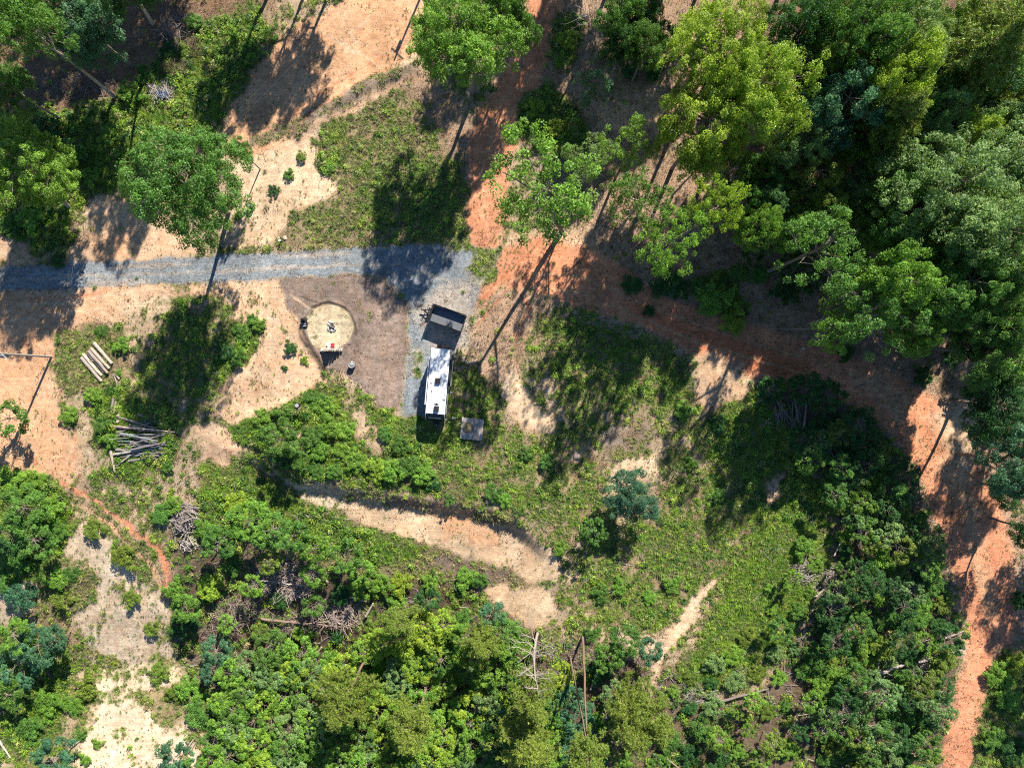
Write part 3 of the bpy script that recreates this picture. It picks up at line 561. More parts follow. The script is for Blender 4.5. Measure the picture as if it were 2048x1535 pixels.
def conifer(seed, Ht=14.0, zlow=7.0, R=3.4, whorls=13, trunk=0.2):
    rng = np.random.default_rng(seed); tr = MB()
    stem = bend((0, 0, -0.3), (rng.normal() * 0.2, rng.normal() * 0.2, Ht), rng, 10, 0.02); tr.tube(stem, np.linspace(trunk, trunk * 0.18, 10), 8)
    P = []; D = []
    for i in range(whorls):
        t = i / (whorls - 1); z = zlow + (Ht - zlow) * t; ln = R * (1 - t) ** 0.7 * rng.uniform(0.85, 1.1) + 0.45
        for k in range(6):
            a = rng.uniform(0, 6.28); e = ln * rng.uniform(0.6, 1.1)
            p0 = np.array([0, 0, z]); p1 = np.array([math.cos(a) * e, math.sin(a) * e, z + e * rng.uniform(-0.12, 0.3)])
            br = bend(p0, p1, rng, 4, 0.12); tr.tube(br, np.linspace(0.05, 0.015, 4), 3)
            m = int(12 * e) + 6; s_ = rng.uniform(0.25, 1.0, m)[:, None]
            tips = br[0] + (br[-1] - br[0]) * s_ + rng.normal(size=(m, 3)) * 0.20
            P.append(np.repeat(tips, 12, 0)); D.append(np.repeat(np.tile(br[-1] - br[0], (m, 1)), 12, 0))
    for z in np.linspace(zlow * 0.35, zlow, 9):
        a = rng.uniform(0, 6.28); e = rng.uniform(0.5, 1.7); tr.tube(bend((0, 0, z), (math.cos(a) * e, math.sin(a) * e, z - 0.1), rng, 4, 0.1), np.linspace(0.03, 0.01, 4), 3)
    P = np.concatenate(P); D = np.concatenate(D); n = len(P)
    D = D / np.linalg.norm(D, axis=1)[:, None]
    ax = D * 0.6 + rng.normal(size=(n, 3)) * 0.6 + np.array([0, 0, 0.15])
    ax /= np.linalg.norm(ax, axis=1)[:, None]
    c = P + ax * 0.14
    q = leaf_quads(c, rng.normal(size=(n, 3)) + np.array([0, 0, 1.0]), rng.uniform(0.24, 0.42, n), rng.uniform(0.035, 0.06, n), rng, ax)
    return tr.mesh("trunk", [M_BARK], True), quad_mesh("crown", q, rng.uniform(0, 1, n), [M_NEEDLE])
def bare_branches(mb, p, d, L, r, depth, rng, k=5):
    e = p + d * L; br = bend(p, e, rng, 5, 0.14); mb.tube(br, np.linspace(r, r * 0.45, 5), k if depth > 1 else 3)
    if depth == 0: return
    for i in range(rng.integers(3, 6)):
        t = rng.uniform(0.3, 1.0); q = br[min(4, int(t * 4.99))]
        nd_ = d + rng.normal(size=3) * 0.55; nd_ /= np.linalg.norm(nd_)
        bare_branches(mb, q, nd_, L * rng.uniform(0.4, 0.68), r * 0.42, depth - 1, rng, 4)
def dead_tree(seed, Ht=11.0, pine=False):
    rng = np.random.default_rng(seed); tr = MB(); br = MB()
    stem = bend((0, 0, -0.2), (rng.normal() * 0.4, rng.normal() * 0.4, Ht), rng, 9, 0.04); tr.tube(stem, np.linspace(0.2, 0.04, 9), 7)
    for i in range(34 if pine else 15):
        t = rng.uniform(0.12 if pine else 0.4, 0.98); p = stem[int(t * 8)] * (1 - (t * 8) % 1) + stem[min(8, int(t * 8) + 1)] * ((t * 8) % 1)
        a = rng.uniform(0, 6.28); d = np.array([math.cos(a), math.sin(a), rng.uniform(-0.1, 0.25) if pine else rng.uniform(0.2, 1.0)]); d /= np.linalg.norm(d)
        bare_branches(br, p, d, (2.3 * (1.15 - t) + 0.6) if pine else rng.uniform(1.5, 3.2), 0.05, 1 if pine else 2, rng)
    return tr.mesh("trunk", [M_DEADWOOD], True), br.mesh("bare_branches", [M_DEADWOOD])
def shrub(seed, R=1.5, h=1.5, lobes=13, per_lobe=8, per=46, leaf=0.135):
    rng = np.random.default_rng(seed); st = MB(); cls = []; rads = []
    for i in range(lobes):
        a = i * 2.4 + rng.normal() * 0.3; r = R * rng.uniform(0.6, 0.95) * math.sqrt((i + 0.3) / lobes)
        c = np.array([r * math.cos(a), r * math.sin(a), h * rng.uniform(0.45, 0.95)]); lr = R * rng.uniform(0.16, 0.36)
        st.tube(bend((rng.normal() * 0.08, rng.normal() * 0.08, -0.1), c, rng, 4, 0.15), np.linspace(0.035, 0.012, 4), 4)
        d = rnd_dirs(per_lobe, rng, -0.7); cls.append(c + d * lr * rng.uniform(0.5, 1.15, per_lobe)[:, None] * np.array([1, 1, 0.8])); rads.append(rng.uniform(0.16, 0.34, per_lobe))
    cc = np.concatenate(cls); cc[:, 2] = np.maximum(cc[:, 2], 0.12)
    q, rn = clump_leaves(cc, np.concatenate(rads), per, leaf, rng)
    q[..., 2] = np.maximum(q[..., 2], 0.03)
    return st.mesh("stem", [M_BARK], True), quad_mesh("foliage", q, rn, [M_LEAF])

BROAD = [broadleaf(100 + i, lobes=8 + i % 4, gap=0.08 + 0.05 * (i % 3), spread=0.54 + 0.05 * (i % 3)) for i in range(6)]
LOOSE = [broadleaf(140 + i, lobes=9, per_lobe=17, per=84, gap=0.30, spread=0.66) for i in range(3)]
PINE = [conifer(200 + i) for i in range(3)]
TALLPINE = [conifer(220 + i, 27.0, 20.5, 3.2, 11, 0.24) for i in range(2)]
DEADB = [dead_tree(240 + i) for i in range(2)]; DEADP = [dead_tree(250, 13.0, True)]
YOUNG = [broadleaf(300 + i, R=1.9, zc=3.6, vr=2.0, lobes=15, per_lobe=9, per=56, leaf=0.15, rclump=(0.16, 0.36), trunk=0.07, gap=0.15, spread=0.80, lr_=(0.16, 0.30)) for i in range(6)]
SHRUB = [shrub(400 + i) for i in range(7)]

LABELS = []      # every auto-labelled plant: (object, kind word, size word, tint, px, py)
def plant(name, kind_word, proto, parts, base, s, sz, tint, rng, label=None, group=None, lean=None, bark=(1, 1, 1), cat=None):
    o = thing(name, label, cat or kind_word.split()[-1], base, 0, group)
    spin = Quaternion((0, 0, 1), rng.uniform(0, 6.28)); q = spin
    if lean is not None and lean.length > 0.01:
        axis_ = Vector((-lean.y, lean.x, 0)).normalized(); q = Quaternion(axis_, min(0.5, lean.length)) @ spin
    o.rotation_mode = 'QUATERNION'; o.rotation_quaternion = q; o.scale = (s, s, sz)
    for nm, me in zip(parts, proto):
        c = link(nm, me, o); c.color = (*bark, 1) if nm in ("trunk", "stem", "bare_branches") else (*tint, 1)
    return o
def vary(t, rng, a=0.14):
    k = 1 + rng.uniform(-a, a); h = rng.uniform(-a, a) * 0.6
    return (t[0] * k * (1 + h), t[1] * k, t[2] * k * (1 - h * 0.5))

BIG = [broadleaf(180 + i, R=8.0, zc=13.0, vr=5.2, lobes=15, per_lobe=34, per=112, leaf=0.235, rclump=(0.5, 0.95), trunk=0.4, gap=0.12, spread=0.62) for i in range(3)]
# kind, crown in the photo (px, py), radius px, crown height m, tint, label, trunk base in the photo
TREES = [
 ('B', 20, 40, 95, 18, 'mid green', "tree whose long bare grey trunk crosses the dark upper left corner", (230, 195)),
 ('B', 178, 58, 76, 9.5, 'blue-green', "large blue-green tree beside the long bare trunk in the shaded corner", None),
 ('B', 118, 15, 70, 11, 'deep green', "dark tree behind the large blue-green crown at the upper left", None),
 ('B', 22, 178, 50, 9, 'mid green', "mid green tree under the long bare trunk at the upper left edge", None),
 ('B', 240, -70, 80, 18, 'deep green', "tree at the top edge showing only its leaning grey trunk", (308, 48)),
 ('B', 45, 325, 92, 11, 'bright green', "bright green tree on the left edge with a pale trunk above the gravel road", (138, 414)),
 ('B', 372, 368, 118, 16, 'mid green', "broad round tree shading the gravel road left of the fire pit", (457, 425)),
 ('B', 478, 302, 24, 7, 'mid green', "small leafy sapling at the edge of the broad roadside tree", None),
 ('B', 930, 70, 112, 15, 'bright green', "leafy tree overhanging the orange dirt yard", None),
 ('B', 1012, 20, 55, 13, 'mid green', "smaller tree beside the one overhanging the orange yard", None),
 ('B', 1046, 62, 36, 9, 'mid green', "slim tree by the red spur track near the top edge", None),
 ('L', 1193, 165, 48, 8, 'blue-green', "narrow blue-green tree under the bare dead branches", (1192, 236)),
 ('D', 1185, 40, 60, 10, 'brown', "bare grey dead tree above the narrow blue-green one", (1200, 118)),
 ('B', 1262, 50, 55, 9, 'deep green', "dark green tree between the dead branches and the yellow-green wood", None),
 ('B', 1440, 95, 108, 17, 'yellow-green', "tall yellow-green tree at the top of the wood edge", None),
 ('B', 1520, 190, 105, 17, 'yellow-green', "tallest yellow-green crown in the middle of the wood edge", None),
 ('B', 1415, 245, 88, 16, 'yellow-green', "yellow-green tree leaning over the leaf-strewn glade", None),
 ('L', 1400, 325, 52, 13, 'yellow-green', "smaller yellow-green tree at the foot of the wood edge", None),
 ('L', 1085, 368, 118, 17.5, 'bright green', "open-crowned tree whose trunk shadow crosses the red track", (1125, 462)),
 ('L', 1262, 292, 62, 12, 'bright green', "rounded green tree right of the open-crowned one", None),
 ('L', 1180, 318, 58, 11, 'grey-green', "grey-green tree between the open-crowned tree and the rounded one", None),
 ('L', 1278, 402, 66, 15, 'mid green', "low dense green tree below the rounded one at the glade", None),
 ('L', 1432, 412, 58, 17, 'yellow-green', "yellow-green tree with light tips above the dirt track", None),
 ('L', 1340, 487, 70, 17, 'bright green', "bright loose tree standing over the track bend", None),
 ('P', 1532, 402, 62, 10, 'deep green', "dark pine beside the fallen grey branches", None),
 ('B', 1600, 62, 74, 15, 'deep green', "dark tree behind the tall yellow-green one", None),
 ('B', 1722, 52, 95, 17, 'mid green', "big mid green tree at the top of the dense wood", None),
 ('P', 1640, 133, 52, 14, 'olive', "round olive pine with a brownish top", None),
 ('B', 1812, 78, 78, 16, 'grey-green', "grey-green tree at the rim of the dark gap in the wood", None),
 ('B', 1800, 160, 76, 17, 'yellow-green', "brightest yellow-green crown in the dense wood", None),
 ('B', 1680, 212, 86, 15, 'blue-green', "blue-green tree between the yellow wood edge and the dead branches", None),
 ('P', 1785, 238, 70, 16, 'olive', "tall olive pine in the heart of the wood", None),
 ('B', 1868, 222, 58, 14, 'grey-green', "pale tree beside the dark gap in the wood", None),
 ('P', 1936, 278, 54, 14, 'yellow-green', "light green conifer above the large pale crown", None),
 ('B', 1842, 305, 74, 14, 'grey-green', "grey-green tree below the tall olive pine", None),
 ('B', 1905, 385, 132, 17, 'grey-green', "largest pale grey-green crown on the right", None),
 ('B', 1985, 470, 100, 17, 'grey-green', "pale crown touching the largest one at the right edge", None),
 ('B', 1802, 425, 76, 14, 'mid green', "mid green tree left of the largest pale crown", None),
 ('P', 1968, 92, 96, 18, 'olive', "dark olive pine beyond the gap in the upper right corner", None),
 ('P', 2036, 40, 90, 18, 'olive', "olive pine filling the very corner at the upper right", None),
 ('B', 1990, 205, 88, 11, 'deep green', "dark tree sunk in the gap at the right edge", None),
 ('B', 2010, 320, 72, 11, 'deep green', "dark tree below the sunken one at the right edge", None),
 ('B', 1890, 140, 60, 11, 'deep green', "shaded tree low in the gap between pine and yellow crown", None),
 ('D', 1680, 335, 80, 9, 'brown', "dead tree with a tangle of pale bare branches in the wood", (1550, 442)),
 ('L', 1650, 492, 92, 17, 'mid green', "dense green tree over the shaded stretch of the dirt track", None),
 ('B', 1792, 560, 76, 17, 'bright green', "bright tree in front of the largest pale crown", None),
 ('L', 1742, 622, 92, 16, 'mid green', "wide loose tree beside the dirt track with red soil showing through", None),
 ('L', 1672, 652, 60, 12, 'bright green', "small crown nearest the dirt track under the wide loose tree", (1556, 656)),
 ('B', 1838, 655, 55, 12, 'bright green', "rounded bright crown on the far side of the wide loose tree", None),
 ('B', 1922, 560, 95, 15, 'mid green', "mid green tree below the pale crowns at the right", None),
 ('B', 2018, 600, 92, 15, 'mid green', "mid green tree at the right edge below the pale crowns", None),
 ('B', 1965, 650, 66, 11, 'deep green', "dark crown tucked under the right edge trees", None),
 ('B', 1992, 712, 78, 12, 'mid green', "tree with a leaning dark trunk lying over the red soil", (1868, 697)),
 ('B', 2010, 815, 78, 11, 'deep green', "dark tree above the leaning pale trunk at the track", (1910, 800)),
 ('B', 2030, 925, 74, 11, 'blue-green', "tree whose pale trunk leans out over the track bend", (1915, 908)),
 ('B', 2028, 978, 46, 6, 'deep green', "low dark tree beside the track below the pale trunk", None),
 ('B', 2070, 1060, 46, 8, 'deep green', "dark tree at the right edge where the track narrows", None),
 ('B', 1265, 992, 58, 4.6, 'slate green', "lone blue-green tree on the slope beside the bare pale patch", None),
 ('Y', 1186, 1064, 26, 4, 'mid green', "small dark sapling just below the lone blue-green tree", None),
 ('Y', 12, 838, 34, 5, 'mid green', "sapling with a white trunk at the left edge below the utility pole", (50, 838)),
 ('T', 1178, 1545, 50, 25, 'olive', "very tall pine with a bare straight trunk at the bottom edge", (1165, 1272)),
 ('T', 1182, 1520, 40, 23, 'olive', "thinner tall pine beside the straight bare trunk", (1140, 1312)),
 ('P', 1264, 1455, 62, 11, 'olive', "olive pine with a brown trunk left of the sandy path", (1226, 1345)),
 ('P', 1312, 1445, 52, 11, 'olive', "olive pine standing over the end of the sandy path", (1275, 1340)),
 ('P', 688, 1408, 66, 11, 'olive', "olive pine with a bare leaning trunk among the saplings", (744, 1288)),
 ('P', 822, 1455, 62, 11, 'olive', "olive pine with a forked trunk at the bottom edge", (859, 1350)),
 ('Q', 1082, 1345, 45, 10, 'brown', "dead conifer with grey bare branches below the sandy terrace", (1076, 1262)),
 ('P', 1062, 1400, 52, 11, 'olive', "feathery olive pine below the dead conifer", None),
 ('P', 1060, 1492, 74, 11, 'olive', "wide olive pine at the bottom edge below the dead conifer", None),
 ('P', 960, 1290, 40, 8, 'olive', "small olive pine at the upper rim of the saplings", None),
 ('P', 795, 1245, 42, 7, 'olive', "small olive pine beside the pale upright log", None),
]
PROTO = {'B': BROAD, 'L': LOOSE, 'P': PINE, 'T': TALLPINE, 'D': DEADB, 'Q': DEADP, 'Y': YOUNG}
NOM = {'B': (5.0, 10.0), 'L': (5.3, 10.0), 'P': (3.4, 10.5), 'T': (3.2, 24.0), 'D': (4.0, 9.0), 'Q': (2.6, 9.0), 'Y': (1.9, 3.6)}
KW = {'B': "broadleaf tree", 'L': "broadleaf tree", 'P': "pine tree", 'T': "pine tree", 'D': "dead tree", 'Q': "dead tree", 'Y': "young tree"}
trng = np.random.default_rng(7); SPOTS = []
for i, (k, px, py, r, zc, tint, label, base) in enumerate(TREES):
    gzb = G(*base).z if base else gz((px - 1024) * S * (H - zc) / H, (767.5 - py) * S * (H - zc) / H)
    top = A(px, py, zc + gzb); R = r * S * (H - zc - gzb) / H
    b = G(*base) if base else Vector((top.x, top.y, gzb)); lean = Vector(((top.x - b.x) / zc, (top.y - b.y) / zc, 0))
    if lean.length > 0.32: lean = lean.normalized() * 0.32
    nR, nz = NOM[k]; pro = PROTO[k]; 
    if k == 'B' and R > 4.9: pro = BIG; nR, nz = 8.0, 13.0
    s = R / nR; sz = zc / nz
    parts = ("trunk", "bare_branches") if k in 'DQ' else ("trunk", "crown")
    bark = (1.25, 1.2, 1.15) if i % 3 == 0 else (1, 1, 1)
    if i in (0, 4, 5): bark = (2.1, 2.1, 2.1)
    if k == 'P' or k == 'T': bark = (1.0, .82, .70)
    plant(KW[k].replace(" ", "_"), KW[k], pro[int(trng.integers(len(pro)))], parts, b, s, sz, vary(TINT[tint], trng, .08), trng, label, None, lean, bark, "tree")
    SPOTS.append((px, py, r * 0.8))
# trees whose crowns stand out of frame but throw shade into it: plan pixel of the trunk, radius m, crown height
OUT = [(640, -95, 4.5, 13), (705, -125, 5.0, 14), (560, -60, 4.6, 13), (130, -40, 5, 15), (20, -60, 5, 15), (1120, -60, 5, 14), (1010, -80, 4.5, 13),
       (1235, -70, 5, 14), (1350, -60, 5.5, 16), (1900, -40, 5.5, 15), (1760, -60, 5.5, 15), (1590, -70, 5.5, 15),
       (2070, 120, 5, 15), (2080, 380, 5.5, 15), (2060, 700, 5, 14), (2130, 980, 5, 13), (2140, 1180, 4.5, 12), (-40, 420, 4, 12), (-30, 560, 4.4, 12), (2090, 540, 5, 14), (300, -165, 5, 14), (200, -150, 5, 14), (410, -240, 5.5, 14), (330, -225, 5.5, 14), (400, -120, 4, 13), (1246, -215, 5, 15), (1346, -150, 5, 15), (1420, -70, 5, 15), (1180, -160, 5, 14)]
for px, py, R, zc in OUT:
    x, y = (px - 1024) * S, (767.5 - py) * S
    plant("broadleaf_tree", "broadleaf tree", BROAD[int(trng.integers(len(BROAD)))], ("trunk", "crown"), Vector((x, y, gz(x, y))), R / 5, zc / 10, vary(TINT['mid green'], trng), trng,
          "broadleaf tree of the wood around the clearing, mostly out of view", "trees of the wood around the clearing", None, (1, 1, 1), "tree")

# ------------------------------------------------------------------ shrubs and saplings: hand-placed, then filled in
MARK = [(663, 653, "the fire pit"), (200, 722, "the stacked pale logs"), (290, 880, "the shaded log heap"), (880, 770, "the travel trailer"), (940, 857, "the wooden deck"),
        (372, 1045, "the root heap"), (1265, 992, "the lone blue-green tree"), (1575, 830, "the thicket log stack"), (1690, 875, "the grey stick heap"), (1840, 1310, "the fallen grey tree"),
        (577, 856, "the bare mound"), (1080, 1265, "the dead conifer"), (744, 1288, "the leaning pine trunk"), (1340, 1290, "the sandy path"), (950, 1080, "the sandy terrace"),
        (330, 1150, "the red gully"), (260, 1450, "the pale sand slope"), (100, 713, "the utility pole"), (320, 185, "the grey brush pile"), (1985, 1240, "the narrow end of the red track"),
        (1440, 590, "the sunny weed patch"), (1640, 400, "the wood's bare dead branches"), (1290, 80, "the top glade"), (1960, 700, "the right edge trunks"), (610, 1250, "the fallen brown trunk"), (700, 1520, "the bottom edge pines"), (1480, 1390, "the fallen log by the path"), (460, 1160, "the yellow round bush"), (1720, 1060, "the upright thicket logs"),
        (1500, 1500, "the bottom edge brush"), (950, 1480, "the sapling stand"), (380, 370, "the broad roadside tree"), (1110, 250, "the bright weeds by the spur")]
HAND = [  # kind, px, py, radius px, tint
 ('s', 282, 145, 22, 'mid green'), ('s', 262, 187, 26, 'bright green'), ('s', 330, 95, 18, 'deep green'), ('s', 385, 40, 20, 'mid green'),
 ('s', 1330, 562, 36, 'deep green'), ('s', 1366, 575, 26, 'deep green'), ('s', 1268, 570, 26, 'deep green'), ('s', 1430, 600, 40, 'bright green'), ('s', 1470, 640, 30, 'yellow-green'), ('s', 1402, 575, 22, 'mid green'),
 ('s', 545, 378, 14, 'deep green'), ('s', 600, 310, 12, 'olive'), ('s', 575, 345, 13, 'mid green'), ('s', 655, 330, 14, 'bright green'),
 ('s', 578, 694, 15, 'deep green'), ('s', 606, 720, 10, 'yellow-green'), ('s', 565, 735, 7, 'deep green'), ('s', 515, 650, 16, 'bright green'), ('s', 480, 665, 22, 'mid green'), ('s', 500, 640, 14, 'mid green'),
 ('s', 445, 700, 24, 'deep green'), ('s', 470, 715, 20, 'mid green'), ('s', 240, 690, 18, 'bright green'), ('s', 232, 745, 8, 'bright green'), ('s', 358, 608, 13, 'bright green'), ('s', 195, 660, 14, 'mid green'),
 ('s', 135, 830, 22, 'bright green'), ('s', 200, 850, 20, 'mid green'), ('s', 215, 880, 18, 'bright green'), ('s', 180, 790, 20, 'bright green'), ('s', 330, 930, 16, 'mid green'),
 ('y', 50, 1015, 44, 'mid green'), ('s', 22, 960, 34, 'bright green'), ('y', 72, 1080, 36, 'mid green'), ('y', 20, 1070, 38, 'deep green'), ('s', 98, 1020, 32, 'bright green'), ('s', 60, 965, 30, 'bright green'), ('s', 112, 1060, 24, 'mid green'), ('s', 30, 1120, 30, 'mid green'), ('s', 40, 1190, 34, 'blue-green'), ('s', 5, 1165, 26, 'mid green'),
 ('s', 185, 1060, 24, 'olive'), ('s', 245, 1115, 28, 'olive'), ('s', 110, 1160, 24, 'bright green'), ('s', 120, 1200, 22, 'olive'), ('s', 135, 1150, 18, 'mid green'),
 ('y', 75, 1290, 46, 'blue-green'), ('y', 110, 1278, 30, 'blue-green'), ('y', 40, 1330, 46, 'blue-green'), ('y', 30, 1270, 36, 'bright green'), ('y', 20, 1390, 36, 'mid green'), ('s', 95, 1410, 34, 'bright green'), ('s', 60, 1460, 30, 'mid green'),
 ('y', 110, 1515, 40, 'blue-green'), ('s', 155, 1475, 14, 'mid green'), ('s', 190, 1490, 12, 'bright green'), ('s', 165, 1520, 14, 'bright green'), ('s', 175, 1370, 28, 'olive'), ('s', 140, 1410, 26, 'bright green'), ('s', 260, 1200, 20, 'olive'), ('s', 300, 1260, 18, 'olive'),
 ('s', 315, 1350, 24, 'olive'), ('s', 350, 1390, 26, 'olive'), ('y', 350, 1515, 34, 'blue-green'), ('y', 385, 1540, 26, 'mid green'), ('y', 435, 1300, 32, 'blue-green'), ('y', 425, 1345, 24, 'blue-green'), ('s', 380, 1380, 30, 'bright green'), ('s', 400, 1430, 34, 'mid green'),
 ('s', 365, 1250, 30, 'deep green'), ('y', 372, 1215, 32, 'bright green'), ('s', 345, 1180, 24, 'bright green'), ('s', 418, 1176, 30, 'yellow-green'), ('s', 320, 1030, 26, 'mid green'), ('s', 345, 1010, 20, 'bright green'),
 ('s', 415, 1060, 30, 'bright green'), ('y', 440, 1080, 36, 'mid green'), ('y', 500, 1040, 44, 'bright green'), ('y', 545, 1060, 42, 'mid green'), ('s', 470, 1010, 28, 'yellow-green'), ('y', 590, 1072, 30, 'mid green'), ('y', 628, 1098, 26, 'bright green'),
 ('y', 695, 1110, 34, 'mid green'), ('y', 720, 1140, 26, 'bright green'), ('s', 650, 1090, 20, 'bright green'), ('s', 760, 1165, 26, 'bright green'), ('s', 800, 1170, 26, 'yellow-green'), ('s', 720, 1175, 26, 'bright green'), ('s', 860, 1165, 20, 'bright green'), ('s', 930, 1160, 26, 'bright green'), ('s', 960, 1162, 18, 'mid green'),
 ('y', 560, 880, 34, 'mid green'), ('y', 590, 890, 28, 'mid green'), ('s', 530, 862, 26, 'mid green'), ('s', 522, 835, 20, 'bright green'), ('s', 560, 830, 22, 'mid green'), ('s', 628, 800, 26, 'mid green'), ('s', 650, 815, 26, 'bright green'), ('s', 625, 870, 24, 'mid green'), ('s', 655, 850, 24, 'bright green'),
 ('s', 690, 860, 22, 'bright green'), ('s', 640, 900, 24, 'bright green'), ('s', 680, 905, 22, 'bright green'), ('s', 710, 925, 24, 'bright green'), ('s', 750, 940, 28, 'yellow-green'), ('s', 790, 945, 26, 'bright green'), ('s', 820, 930, 26, 'mid green'), ('s', 845, 950, 26, 'bright green'),
 ('s', 800, 890, 22, 'mid green'), ('s', 770, 870, 18, 'mid green'), ('s', 600, 930, 22, 'mid green'), ('s', 560, 915, 22, 'deep green'), ('s', 665, 945, 18, 'mid green'), ('s', 630, 940, 20, 'mid green'), ('s', 865, 970, 18, 'deep green'), ('s', 985, 985, 20, 'mid green'), ('s', 1005, 1000, 18, 'bright green'),
 ('s', 900, 1000, 14, 'mid green'), ('s', 1370, 820, 22, 'bright green'), ('s', 1440, 850, 20, 'deep green'), ('s', 1465, 880, 18, 'mid green'), ('s', 1385, 925, 14, 'bright green'), ('s', 1440, 990, 18, 'mid green'), ('s', 1095, 925, 20, 'mid green'), ('s', 1050, 910, 16, 'mid green'),
 ('s', 1120, 1100, 18, 'bright green'), ('s', 1200, 1190, 20, 'mid green'), ('s', 1240, 1175, 18, 'bright green'), ('s', 1345, 1170, 20, 'bright green'), ('s', 1300, 1195, 18, 'bright green'), ('s', 1185, 1270, 18, 'mid green'), ('y', 1250, 1280, 34, 'mid green'), ('y', 1215, 1310, 32, 'mid green'), ('y', 1300, 1300, 26, 'blue-green'),
 ('y', 1010, 1270, 40, 'mid green'), ('y', 1030, 1300, 40, 'bright green'), ('y', 985, 1230, 30, 'blue-green'), ('y', 1150, 1430, 36, 'blue-green'), ('y', 1160, 1490, 36, 'blue-green'), ('y', 1120, 1350, 26, 'yellow-green'), ('y', 1140, 1390, 28, 'blue-green'),
 ('y', 1540, 780, 30, 'deep green'), ('y', 1610, 775, 34, 'deep green'), ('y', 1660, 790, 30, 'deep green'), ('y', 1600, 880, 30, 'deep green'), ('s', 1640, 850, 26, 'deep green'), ('y', 1720, 850, 34, 'deep green'), ('s', 1606, 1096, 24, 'bright green'),
 ('y', 1880, 1415, 30, 'grey-green'), ('y', 1770, 1385, 30, 'grey-green'), ('y', 1855, 1400, 22, 'grey-green'), ('s', 2000, 1350, 30, 'bright green'), ('s', 2030, 1330, 26, 'yellow-green'), ('s', 2020, 1400, 30, 'bright green'), ('s', 1990, 1480, 30, 'mid green'), ('s', 2030, 1500, 30, 'deep green'), ('s', 2044, 1200, 22, 'deep green'),
 ('s', 1070, 215, 20, 'yellow-green'), ('s', 1110, 255, 24, 'yellow-green'), ('s', 1085, 280, 18, 'bright green'), ('s', 1135, 75, 20, 'yellow-green'), ('s', 1120, 120, 16, 'bright green'), ('s', 1850, 750, 24, 'deep green'), ('s', 1690, 705, 22, 'deep green'), ('s', 1480, 545, 24, 'mid green'), ('s', 1300, 620, 14, 'deep green'),
 ('s', 90, 260, 36, 'deep green'), ('s', 150, 300, 28, 'mid green'), ('s', 180, 350, 22, 'bright green'), ('s', 215, 270, 22, 'bright green'), ('s', 60, 440, 30, 'bright green'), ('s', 20, 455, 26, 'mid green'), ('s', 110, 520, 18, 'deep green'), ('s', 122, 470, 20, 'olive'), ('s', 10, 250, 30, 'bright green'),
]
ZONES = [
 ([(1560, 20), (2040, 10), (2040, 620), (1900, 620), (1860, 520), (1740, 470), (1640, 420), (1560, 330), (1590, 180)], 70, 2, (52, 74), ['mid green', 'grey-green', 'grey-green', 'olive', 'bright green', 'yellow-green']),
 ([(1230, 10), (1330, 10), (1330, 90), (1250, 110)], 60, 2, (40, 50), ['mid green', 'deep green']),
 ([(1470, 340), (1560, 340), (1640, 430), (1560, 480), (1470, 430)], 62, 2, (40, 52), ['mid green', 'bright green']),  # polygon, spacing px, (kind, weight), radius px range, tints
 ([(1580, 880), (1650, 820), (1740, 850), (1812, 935), (1856, 1045), (1886, 1175), (1908, 1288), (1894, 1400), (1838, 1560), (1660, 1560), (1620, 1420), (1640, 1260), (1690, 1120), (1680, 1000)], 33, 0.4, (18, 31), ['mid green', 'deep green', 'mid green', 'grey-green', 'deep green', 'olive', 'bright green', 'mid green']),
 ([(430, 1360), (540, 1290), (640, 1310), (760, 1290), (900, 1240), (1040, 1320), (1110, 1400), (1150, 1540), (400, 1560)], 35, 0.85, (24, 38), ['bright green', 'grey-green', 'bright green', 'mid green', 'yellow-green', 'grey-green', 'bright green', 'yellow-green']),
 ([(400, 1180), (480, 1100), (640, 1150), (740, 1180), (900, 1190), (960, 1250), (760, 1290), (540, 1290), (400, 1340)], 66, 0.35, (15, 25), ['deep green', 'mid green', 'bright green', 'olive', 'mid green']),
 ([(1200, 1330), (1330, 1380), (1430, 1300), (1560, 1250), (1640, 1330), (1600, 1560), (1180, 1560)], 46, 0.3, (14, 28), ['mid green', 'deep green', 'bright green', 'olive', 'bright green', 'grey-green']),
 ([(1500, 330), (1560, 300), (1640, 300), (1760, 400), (1760, 480), (1700, 520), (1560, 600), (1500, 520)], 50, 0.4, (20, 32), ['deep green', 'deep green', 'mid green', 'olive']),
 ([(1240, 20), (1330, 20), (1340, 160), (1260, 140)], 50, 0.4, (18, 28), ['deep green', 'mid green']),
 ([(1850, 520), (2040, 560), (2040, 900), (1960, 860), (1900, 700)], 55, 0.4, (20, 30), ['deep green', 'mid green']),
 ([(1530, 1180), (1640, 1120), (1640, 1200), (1560, 1300)], 46, 0.1, (13, 20), ['bright green', 'mid green', 'bright green']),
]
def in_poly(x, y, P): return poly_sd(np.array([float(x)]), np.array([float(y)]), P)[0] > 0
allp = [(k, x, y, r, t) for k, x, y, r, t in HAND]
taken = [(x, y, r) for k, x, y, r, t in HAND] + [(p[7][0], p[7][1], 6) if p[7] else (p[1], p[2], 14 if p[1] < 1400 else min(40, p[3] * .45)) for p in TREES]
